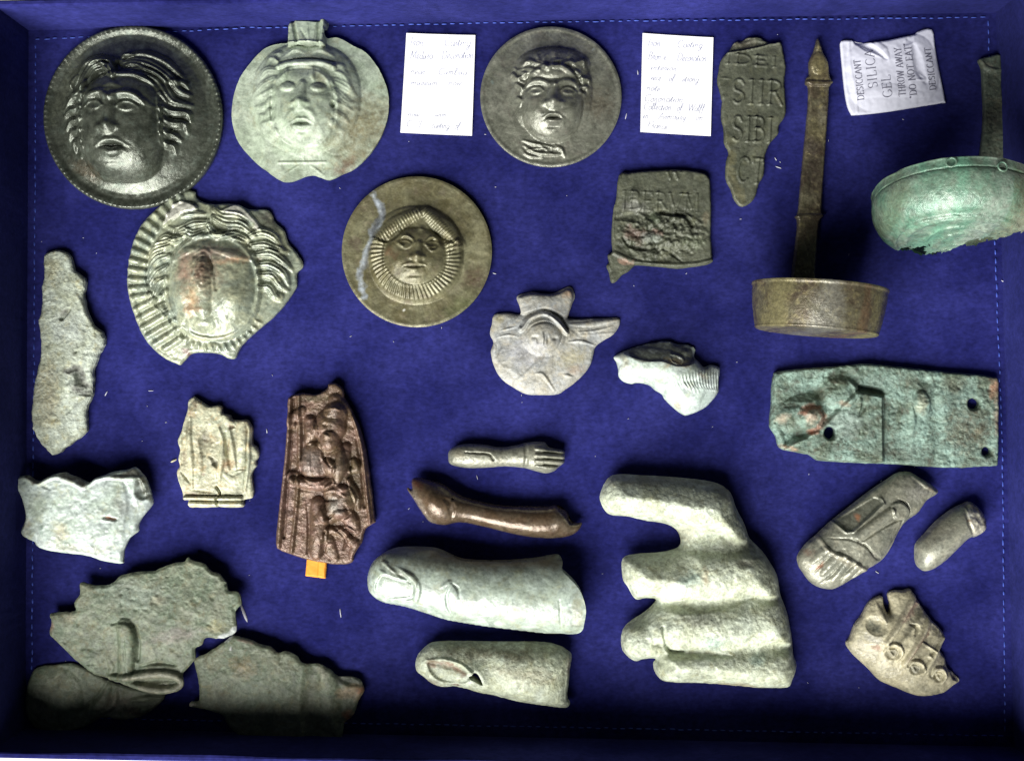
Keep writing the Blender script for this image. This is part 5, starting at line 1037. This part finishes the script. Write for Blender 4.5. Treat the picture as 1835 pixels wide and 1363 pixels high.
R = Relief([(150,900),(200,860),(320,845),(440,835),(550,880),(700,960),(850,1010),(1080,1050),(1085,1100),(1020,1160),(920,1220),(780,1240),(660,1220),(520,1290),(350,1330),(180,1300),(110,1200),(110,1050)], fS, 1.9, 6, jag=1.2, nsub=3)
R.plate(6, 4).super(300, 1080, 220, 220, 6, n=2.2).noise(2.0, 30, 3).noise(1.0, 8, 4)
R.line([(700,1000),(660,1100),(560,1220),(520,1280)], 60, 8); R.line([(760,1020),(740,1120),(640,1200)], 26, 6); R.line([(850,1100),(1000,1080),(1080,1080)], 24, 6); R.line([(820,1140),(830,1220)], 22, -5); R.line([(900,1180),(980,1160)], 36, 5); R.line([(700,960),(620,1080),(500,1180)], 24, -4)
R.stain((0.23,0.20,0.15), 0.6, 740, 1120, 120, 130).stain((0.18,0.10,0.07),0.5,900,1190,100,30)
R.build('crumpled_sheet', 'dim crumpled green-brown sheet tucked under the lower left edge of the large sheet', 'sheet', M['sheet'], 1.0, mode='shell', thick=5)
fT = (320, 1100, 5.097)
R = Relief([(145,410),(240,360),(330,310),(400,260),(440,235),(500,190),(560,205),(650,225),(740,262),(850,290),(920,345),(990,330),(1080,370),(1130,430),(1180,450),(1290,450),(1390,510),(1460,570),(1540,570),(1640,590),(1690,670),(1690,720),(1640,790),(1600,920),(1520,990),(1500,1060),(1470,1160),(1350,1170),(1200,1150),(1060,1150),(960,1180),(820,1180),(700,1150),(560,1110),(480,1050),(430,980),(400,920),(280,880),(180,860),(95,845),(110,800),(180,790),(190,640),(160,500)], fT, 1.9, 16, jag=1.5, nsub=3)
R.z += 8+16*np.exp(-(((R.X-(800/5.097+320))/110)**2+((R.Y-(520/5.097+1100))/80)**2)); R.z -= 3*(1-np.clip(R.d/4, 0, 1))
R.line([(1230,500),(1200,800),(1220,1120)], 90, -5, (1,1,1), 1.2); R.line([(1350,560),(1400,760),(1380,1000)], 90, 5, (1,1,1), 1.2); R.line([(1480,590),(1560,620),(1660,640)], 40, -7); R.noise(2.4, 34, 7).noise(1.1, 8, 9).pits(1.6, 9, 6, 0.38); R.bump(1650, 690, 60, 60, 4)
R.part('rusty_edge', poly=[(1470,640),(1640,650),(1710,690),(1700,760),(1620,930),(1520,1000),(1500,900),(1560,830),(1480,730)], label='rusty orange right edge')
R.stain((0.30,0.22,0.11), 0.85, pts=[(1500,720),(1600,690),(1670,690),(1650,760)], wd=60).stain((0.33,0.12,0.03), 0.85, 1560, 930, 60, 60, -40).stain((0.33,0.12,0.03), 0.8, 1660, 700, 40, 44).stain((0.05,0.055,0.045), 0.8, pts=[(1470,590),(1560,590),(1640,610)], wd=40).stain((0.26,0.26,0.18), 0.7, 1340, 520, 80, 40, 35).stain((0.40,0.44,0.42),0.95,470,205,60,40,-30).stain((0.5,0.5,0.48),1,497,305,16,16).stain((0.28,0.18,0.13),0.6,600,235,90,20,10).stain((0.2,0.14,0.05),0.5,600,470,160,120).stain((0.45,0.40,0.33),0.9,130,820,40,20)
R.build('torn_sheet', 'torn greenish sheet with rusty orange right end beside the bottom wall of the tray', 'sheet', M['sheet'], 7.0, body='sheet', mode='shell', thick=5)

# ---------------------------------------------------------------- limbs, fingers, hand
fU = (700, 770, 5.097)
R = Relief([(525,270),(530,200),(580,155),(680,130),(850,135),(1000,160),(1150,140),(1250,115),(1400,110),(1450,160),(1580,190),(1590,260),(1585,300),(1525,350),(1490,380),(1420,398),(1330,380),(1220,350),(1050,335),(900,345),(720,350),(600,335),(540,310)], fU, 1.3, 20, nsub=4)
R.inflate(24, 0.5)
R.line([(680,200),(800,210),(900,220),(940,270)], 10, -4, (0.6,1,1)); R.line([(1230,140),(1240,250),(1230,340)], 22, -2.5, (1,1,1)); 
for i, (p, w_) in enumerate([([(1330,165),(1450,180),(1580,205)],24),([(1330,225),(1460,235),(1590,250)],24),([(1330,280),(1450,285),(1580,300)],24),([(1330,330),(1430,345),(1510,350)],24)]):
    R.line(p, w_, 5, (0.8,1,0.8), 0.6); R.part('finger', line=p, wd=w_*1.05)
for y in (198, 255, 312): R.line([(1400, y), (1590, y+18)], 7, -4, (1,1))
R.noise(0.8, 10, 3).noise(0.4, 4, 5).stain((0.22,0.19,0.11), 0.5, 620, 200, 70, 60)
R.build('small_forearm', 'small grey bronze forearm ending in a hand with straight fingers', 'figurine arm', M['toe'], 13, body='forearm', mode='round', thick=12)
R = Relief([(190,462),(232,435),(320,450),(480,500),(640,600),(800,650),(1000,690),(1250,700),(1430,700),(1500,688),(1560,705),(1620,760),(1650,825),(1700,852),(1752,852),(1720,920),(1640,970),(1500,992),(1300,985),(1100,950),(900,900),(700,855),(600,850),(500,872),(400,860),(340,830),(280,750),(210,640),(150,550),(158,530),(190,542)], fU, 1.4, 24, nsub=4)
R.inflate(32, 0.5)
R.bump(400, 650, 190, 150, 7, 35); R.bump(1560, 820, 110, 100, 5); R.bump(570, 625, 14, 16, -7); R.line([(500,620),(560,680),(560,800)], 40, -4); R.line([(1540,700),(1620,790),(1650,840)], 22, -9, (1,1)); R.line([(170,560),(280,720),(380,850)], 30, 3); 
for i in range(7): R.bump(215+i*22, 620+i*34, 16, 14, 3*(-1)**i)
R.noise(0.7, 16, 3).stain((0.10,0.03,0.018), 0.85, 240, 480, 90, 60, 20).stain((0.26,0.21,0.15), 0.7, pts=[(200,600),(280,730),(370,840)], wd=44).stain((0.18,0.14,0.09),0.6,1560,830,110,100).stain((0.28,0.2,0.13),0.8,570,695,22,26).stain((0.02,0.016,0.014),0.9,570,622,16,20)
R.build('bone_shaped_limb', 'glossy brown bone-shaped bronze limb with a flared left end and a hooked right end', 'figurine limb', M['bone'], 16, mode='round', thick=15)

fV = (640, 960, 4.130)
R = Relief([(65,370),(70,290),(110,200),(200,130),(300,95),(450,90),(580,100),(680,140),(760,175),(900,190),(1100,190),(1300,175),(1420,155),(1490,148),(1520,190),(1515,240),(1560,290),(1620,350),(1660,420),(1685,520),(1675,620),(1660,690),(1600,725),(1420,738),(1200,715),(950,685),(700,645),(600,620),(450,570),(330,535),(200,512),(130,480),(80,430)], fV, 1.7, 50, nsub=4)
R.inflate(54, 0.5)
R.tube([(270,305),(520,340),(850,400),(1250,440),(1640,460)], [190,225,228,265,285], [48,54,54,58,60])
R.poly([(150,330),(200,270),(300,300),(400,320),(435,360),(425,420),(400,460),(160,478),(135,410)], -4, 10); R.line([(200,185),(300,240),(400,280),(450,340),(455,400),(440,470)], 26, 5, (0.6,1,1,0.8)); R.line([(150,475),(300,460),(410,440)], 18, 4); R.line([(135,340),(140,460)], 12, 3)
R.line([(240,200),(330,260),(410,330)], 26, -6); R.line([(170,240),(230,280)], 22, 3)
R.line([(695,320),(750,370),(760,440)], 12, -4); R.line([(700,340),(670,420),(680,520),(720,600)], 12, -3.5); R.line([(460,310),(450,450)], 12, -2.5); R.line([(625,360),(690,325),(660,400)], 22, 3); R.bump(720, 400, 50, 70, 3); R.line([(1490,450),(1510,700)], 8, -1.2, (1,1))
R.noise(1.2, 26, 6).noise(0.35, 4, 7)
R.part('nail', poly=[(130,300),(200,180),(320,230),(430,300),(465,360),(450,450),(400,470),(150,490),(120,420)])
R.stain((0.20,0.19,0.10), 0.55, 800, 200, 600, 60, 2).stain((0.14,0.14,0.09), 0.6, 280, 240, 120, 50, 25).stain((0.25,0.245,0.12),0.6,1620,520,50,180).stain((0.19,0.17,0.10),0.6,1400,200,120,50)
R.build('large_thumb', 'large smooth pale green bronze thumb with a clear nail at its left end', 'bronze finger', M['finger'], 26, body='thumb', mode='round', thick=24)
R = Relief([(425,970),(440,900),(500,830),(580,795),(800,790),(1100,795),(1350,795),(1490,820),(1560,860),(1592,900),(1580,980),(1570,1100),(1558,1200),(1578,1250),(1545,1290),(1400,1270),(1200,1240),(1000,1190),(850,1150),(740,1125),(640,1130),(560,1110),(490,1060),(440,1020)], fV, 1.6, 40, holes=[[(828,1030),(850,1005),(875,985),(905,1010),(932,1085),(870,1052)]], nsub=4, jag=0.6)
R.inflate(50, 0.5)
hd = seg_dist(R.X, R.Y, R.holes[0], True)[0]; hd = np.where(inpoly(R.X, R.Y, R.holes[0]), 0, hd)
# restore the rounding the hole took away: crown height from the outer edge only
yo = (R.Y-(960+1000/4.13)-0.10*(R.X-850))
crown = 50*np.sqrt(np.clip(1-(yo/46)**2, 0, 1)); near = np.exp(-(hd/22)**2); R.z = R.z*(1-near)+np.maximum(R.z, crown*0.93)*near
R.z -= 2*np.clip(1-hd/4, 0, 1)
R.poly([(520,930),(640,905),(760,930),(840,990),(820,1060),(700,1080),(580,1040)], -7, 26); R.line([(520,910),(640,895),(760,930),(850,985)], 15, 4.5, (0.6,1,1)); R.line([(540,935),(660,950),(790,990)], 24, -3); R.line([(480,1060),(560,1100),(640,1120)], 20, 2.5); R.bump(735,1088,36,10,-4)
R.noise(1.3, 14, 6).noise(0.7, 4, 7).line([(1540,830),(1575,900),(1560,1000),(1550,1200)], 16, 2.5, (1,1))
R.part('nail', poly=[(500,920),(600,885),(740,905),(850,980),(830,1060),(700,1090),(570,1050)])
R.stain((0.10,0.085,0.035), 0.75, 1000, 850, 560, 70).stain((0.20,0.10,0.05), 0.8, pts=[(550,935),(680,950),(800,1000)], wd=26).stain((0.12,0.05,0.03), 0.9, 735, 1088, 40, 14).stain((0.28,0.25,0.14), 0.6, 1250, 1000, 250, 70, 6).stain((0.14,0.10,0.06),0.7,1565,980,30,150).stain((0.34,0.30,0.20),0.7,560,1090,100,30,20)
R.build('pierced_finger', 'hollow bronze finger with a small dark hole beside its sunken nail', 'bronze finger', M['rough'], 22, body='finger', mode='round', thick=20)

fW = (1050, 830, 3.0977)
R = Relief([(85,180),(130,90),(190,68),(300,72),(450,80),(620,95),(750,120),(820,170),(850,250),(900,350),(930,430),(1000,500),(1080,630),(1100,740),(1140,850),(1165,980),(1175,1080),(1192,1150),(1165,1230),(1140,1265),(1000,1270),(850,1258),(700,1245),(540,1240),(440,1230),(395,1180),(385,1130),(400,1105),(330,1108),(280,1118),(220,1070),(203,1010),(215,940),(260,890),(340,840),(400,775),(340,765),(285,770),(240,700),(213,650),(215,540),(300,515),(430,505),(520,480),(540,440),(515,380),(450,345),(350,330),(240,305),(140,295),(95,240)], fW, 1.8, 55, nsub=4, jag=0.5)
R.inflate(48, 0.45)
def tube(R, pts, r, lift, flat=0.8):
    pl = catmull(R.T(pts), False, 6); d, sg, t, _, _ = seg_dist(R.X, R.Y, pl); rr = np.interp(t, np.linspace(0, 1, len(r)), np.array(r)/R.f)
    v = lift*np.interp(t, [0, 0.5, 1], [1, 1, 0.9])+flat*rr*(np.sqrt(np.clip(1-(d/rr)**2, 0, 1))-1)
    m = d < rr; return np.where(m, v, -1e9)
T_ = [tube(R, [(130,180),(450,210),(780,270),(860,330)], [112,112,115,110], 66), tube(R, [(240,635),(560,625),(900,620),(1040,640)], [120,130,125,110], 68), tube(R, [(470,900),(700,900),(1000,880),(1130,900)], [115,135,135,115], 62), tube(R, [(250,1010),(360,980),(450,930)], [88,105,100], 46), tube(R, [(440,1160),(700,1150),(1000,1150),(1160,1160)], [80,105,115,110], 58)]
Z = np.stack([R.z]+T_); mx = Z.max(0); R.z = mx+3.0*np.log(np.exp((Z-mx)/3.0).sum(0))-1.5  # soft union
# blend
def blur(R, n):
    for _ in range(n):
        z = R.z.copy(); acc = np.zeros_like(z); c = np.zeros_like(z); u = R.used.astype(float)
        for dy in (-1, 0, 1):
            for dx in (-1, 0, 1): acc += np.roll(np.roll(z*u, dy, 0), dx, 1); c += np.roll(np.roll(u, dy, 0), dx, 1)
        R.z = np.where(R.used & ~R.bnd, acc/np.maximum(c, 1), z)
R.z = np.where(R.bnd, 0, np.minimum(R.z, 9*np.sqrt(np.maximum(R.d, 0))+2))
blur(R, 5)
R.line([(420,900),(440,980),(470,1040),(540,1050)], 16, -12, (0.6,1,0.8)); R.line([(360,780),(540,790),(760,770),(960,730)], 36, -6, (0.8,1,1,0.3), 1.0); R.line([(480,1060),(620,1050),(800,1060)], 24, -7, (1,1,0.3), 1.0); R.bump(390, 960, 46, 30, 6); R.line([(370,1000),(440,1010)], 20, -4); R.bump(870, 545, 44, 26, -4); R.bump(620,420,120,40,-4)
R.noise(1.6, 18, 6).noise(1.3, 5, 7)
R.part('finger', poly=[(60,180),(120,60),(500,60),(540,400),(350,340),(120,310)], label='outstretched forefinger, topmost').part('finger', poly=[(190,520),(430,495),(560,480),(560,770),(400,770),(280,790),(190,660)], label='broken middle finger').part('thumb', poly=[(180,1010),(200,900),(340,830),(410,790),(430,900),(440,1000),(520,1040),(400,1108),(250,1130)]).part('finger', poly=[(370,1130),(400,1100),(540,1050),(700,1050),(720,1260),(430,1245)], label='curled lowest finger').part('finger', poly=[(420,790),(620,790),(640,1040),(480,1040),(440,980)], label='folded ring finger')
for c_, x, y, rx, ry in [((0.20,0.33,0.28),570,630,70,50),((0.20,0.33,0.28),690,980,90,50),((0.20,0.33,0.28),940,1090,50,40),((0.38,0.27,0.12),650,620,30,60),((0.13,0.10,0.07),870,545,60,30),((0.35,0.27,0.13),830,1240,160,26),((0.14,0.15,0.10),800,460,180,50),((0.36,0.34,0.20),560,400,70,60),((0.15,0.155,0.10),600,850,140,60),((0.2,0.24,0.17),840,880,160,90),((0.2,0.19,0.12),350,100,260,34),((0.25,0.24,0.14),820,180,120,70)]: R.stain(c_, 0.6, x, y, rx, ry)
R.build('bronze_hand', 'large broken bronze hand fragment with granular green surface and fingers pointing left', 'bronze hand', M['rough'], 22, body='palm', mode='round', thick=20)

fX = (1410, 830, 4.705)
R = Relief([(100,780),(170,680),(250,610),(380,490),(520,380),(700,240),(850,140),(950,80),(1050,75),(1130,120),(1200,160),(1290,230),(1270,270),(1190,320),(1120,420),(1020,490),(950,580),(880,730),(800,830),(700,890),(590,960),(480,1030),(390,1068),(280,1050),(200,1000),(140,920),(105,860)], fX, 1.5, 26, nsub=4)
R.inflate(38, 0.48)
R.line([(560,600),(700,500),(840,400)], 40, 7, (1,1,1), 0.5); R.poly([(390,490),(480,570),(530,560),(790,320),(770,290),(720,280)], -4, 14, smooth=False); R.line([(390,490),(470,565),(530,560),(790,330),(770,290)], 12, 4, (1,1,1), smooth=False)
R.poly([(845,340),(930,315),(1010,380),(1000,450),(940,470),(870,440)], 5, 14); R.line([(900,290),(980,330),(1025,400)], 10, -4); R.line([(600,640),(800,520),(960,480),(790,800),(620,670)], 9, -3, (1,1,1)); R.line([(250,610),(340,730),(470,780),(620,880),(680,910)], 22, 4, (1,1,1)); R.line([(330,620),(560,640),(800,820)], 14, -3)
for p in ([(350,760),(270,850),(215,920)], [(540,830),(480,900),(430,960)], [(430,830),(360,930),(270,1010)], [(600,880),(560,940),(500,1000)]): R.line(p, 11, -4.5)
for i, p in enumerate(([(300,720),(200,820)], [(400,770),(280,920)], [(480,820),(370,980)], [(570,860),(470,990)], [(650,890),(570,960)])): R.line(p, 40, 5, (1,1,0.6), 1.0); R.part('toe', line=p, wd=40)
R.part('sandal_strap', poly=[(845,335),(930,310),(1020,380),(1005,455),(940,475),(865,440)], label='oval strap buckle').part('sandal_strap', line=[(560,600),(840,400)], wd=38, label='raised lengthwise strap')
R.line([(1060,110),(1200,200),(1270,250)], 30, 4); R.noise(0.9, 10, 5).noise(0.5, 4, 6)
R.stain((0.10,0.11,0.075), 0.65, poly=[(390,490),(480,570),(530,560),(790,320),(740,270)]).stain((0.34,0.13,0.04), 0.9, 565, 440, 30, 36, -30).stain((0.30,0.13,0.06), 0.85, 260, 850, 70, 20, -50).stain((0.20,0.10,0.06), 0.6, 180, 760, 60, 50).stain((0.36,0.33,0.22), 0.6, pts=[(250,610),(360,740),(620,880),(800,830),(960,560)], wd=20).stain((0.14,0.15,0.11),0.6,800,600,90,110).stain((0.14,0.08,0.04),0.8,1180,170,90,26,35).stain((0.36,0.35,0.28),0.6,1080,240,140,70).stain((0.11,0.10,0.08),0.6,720,770,60,60,40)
R.build('sandalled_foot', 'grey bronze foot in a strapped sandal, toes towards the lower left', 'bronze foot', M['toe'], 15, body='foot', mode='round', thick=14)
R = Relief([(1090,770),(1100,680),(1170,600),(1270,490),(1400,390),(1500,340),(1560,325),(1640,380),(1690,470),(1700,550),(1660,590),(1600,625),(1540,635),(1450,720),(1350,820),(1260,890),(1180,915),(1120,880),(1095,830)], fX, 1.5, 26, nsub=4, jag=0.4)
R.inflate(38, 0.5)
rough = np.clip(((R.X-(1500/4.705+1410))*0.75-(R.Y-(480/4.705+830))*0.6)/12, 0, 1); R.z += rough*(4*fbm(R.X, R.Y, 8, 3, 4)-1); R.line([(1480,360),(1500,500),(1580,640)], 20, -3); R.noise(0.6, 12, 4)
R.part('broken_end', poly=[(1480,330),(1560,310),(1660,380),(1720,550),(1600,640),(1540,640),(1520,540),(1470,440)], label='rough pale broken end')
R.stain((0.50,0.47,0.33), 1.0, poly=[(1490,370),(1560,340),(1640,420),(1690,560),(1600,620),(1550,620),(1530,540),(1480,440)]).stain((0.16,0.13,0.08), 0.9, pts=[(1500,345),(1580,360),(1650,430),(1670,500)], wd=30).stain((0.20,0.11,0.06),0.8,1500,465,36,14,-20).stain((0.13,0.12,0.09),0.5,1250,600,190,70,-38).stain((0.6,0.6,0.5),0.9,1500,420,30,26)
R.build('finger_stub', 'short smooth grey finger stub with a crumbly pale broken end, right of the sandalled foot', 'bronze finger', M['toe'], 15, body='finger', mode='round', thick=14)

fY = (1500, 1040, 5.926)
R = Relief([(120,670),(160,620),(205,490),(280,390),(350,260),(430,195),(500,178),(512,260),(535,330),(562,362),(585,330),(582,250),(565,150),(640,115),(720,120),(800,100),(835,150),(880,220),(930,300),(995,400),(1080,480),(1150,560),(1160,620),(1112,720),(1170,830),(1190,930),(1260,990),(1320,1060),(1320,1090),(1250,1140),(1150,1210),(950,1245),(800,1215),(620,1140),(480,1080),(380,980),(300,900),(200,810),(130,720)], fY, 1.4, 20, jag=0.6, nsub=3)
R.inflate(26, 0.45)
R.bump(600, 560, 420, 380, 10, 30)
for a_, b_ in (((830,170),(500,640)), ((990,400),(690,860)), ((1150,620),(900,950))): R.line([a_, ((a_[0]+b_[0])/2+6, (a_[1]+b_[1])/2-8), b_], 36, 8, (1,0.9,1), 0.7)
for i, (a_, b_) in enumerate((((860,300),(560,640)), ((1030,520),(770,860)), ((1120,760),(1020,980)))): R.line([a_, b_], 62, -5, (1,1), 0.8)
R.dome(400, 470, 110, 100, -7, 40, 0.8)
for i, (x, y, rx, ry) in enumerate(((560,745,110,110), (812,920,95,95), (1080,1010,85,100))):
    R.line([(x-rx*.8, y-ry*.1), (x-rx*.3, y-ry*.75), (x+rx*.5, y-ry*.7), (x+rx*.85, y), (x+rx*.45, y+ry*.75)], 24, 7, (0.5,1,1,1,0.5), 0.7); R.dome(x, y+4, rx*0.7, ry*0.68, -7, 0, 0.9); R.line([(x-rx*.3, y-ry*.25), (x+rx*.3, y-ry*.2), (x+rx*.15, y+ry*.35), (x-rx*.3, y-ry*.2)], 15, 4.5, (1,1,1), 0.8); R.part('rosette', ell=(x, y, rx, ry, 20))
R.line([(760,450),(830,480),(800,560)], 26, -6); R.line([(880,640),(1040,740)], 12, 4, (1,1)); R.bump(970, 790, 24, 24, 6); R.bump(270, 720, 70, 46, -2, 20); R.line([(1230,990),(1310,1070)], 40, -6)
R.line([(430,250),(450,330),(500,430)], 40, 5); R.noise(1.3, 12, 5).noise(0.7, 4, 6)
R.stain((0.12,0.125,0.085), 0.9, 400, 480, 120, 90, 30).stain((0.17,0.16,0.10), 0.8, 720, 500, 180, 60, -52).stain((0.17,0.15,0.09), 0.8, 900, 700, 170, 55, -52).stain((0.2,0.17,0.11), 0.8, 1090, 860, 90, 50, -60).stain((0.30,0.14,0.06), 0.75, 400, 710, 70, 40).stain((0.22,0.10,0.07), 0.7, pts=[(850,220),(760,330),(690,390)], wd=44).stain((0.20,0.10,0.06),0.7,pts=[(960,500),(850,650),(730,820)],wd=30).stain((0.12,0.12,0.07),0.7,840,350,60,80,-40).stain((0.12,0.12,0.085),0.7,800,930,80,60).stain((0.12,0.12,0.085),0.7,560,750,70,60).stain((0.42,0.41,0.34),0.7,360,600,120,50,20).stain((0.11,0.10,0.06),0.6,1060,560,90,50,40).stain((0.35,0.32,0.20),0.6,pts=[(830,170),(650,400),(500,640)],wd=24).stain((0.35,0.32,0.20),0.6,pts=[(990,400),(830,620),(690,860)],wd=22).stain((0.12,0.07,0.055),0.7,1275,1040,40,50,40)
R.build('rosette_fragment', 'beige curved bronze fragment with ridged bands ending in small rosettes, lower right of the tray', 'fragment', M['paw'], 6, body='shell', mode='shell', thick=14)
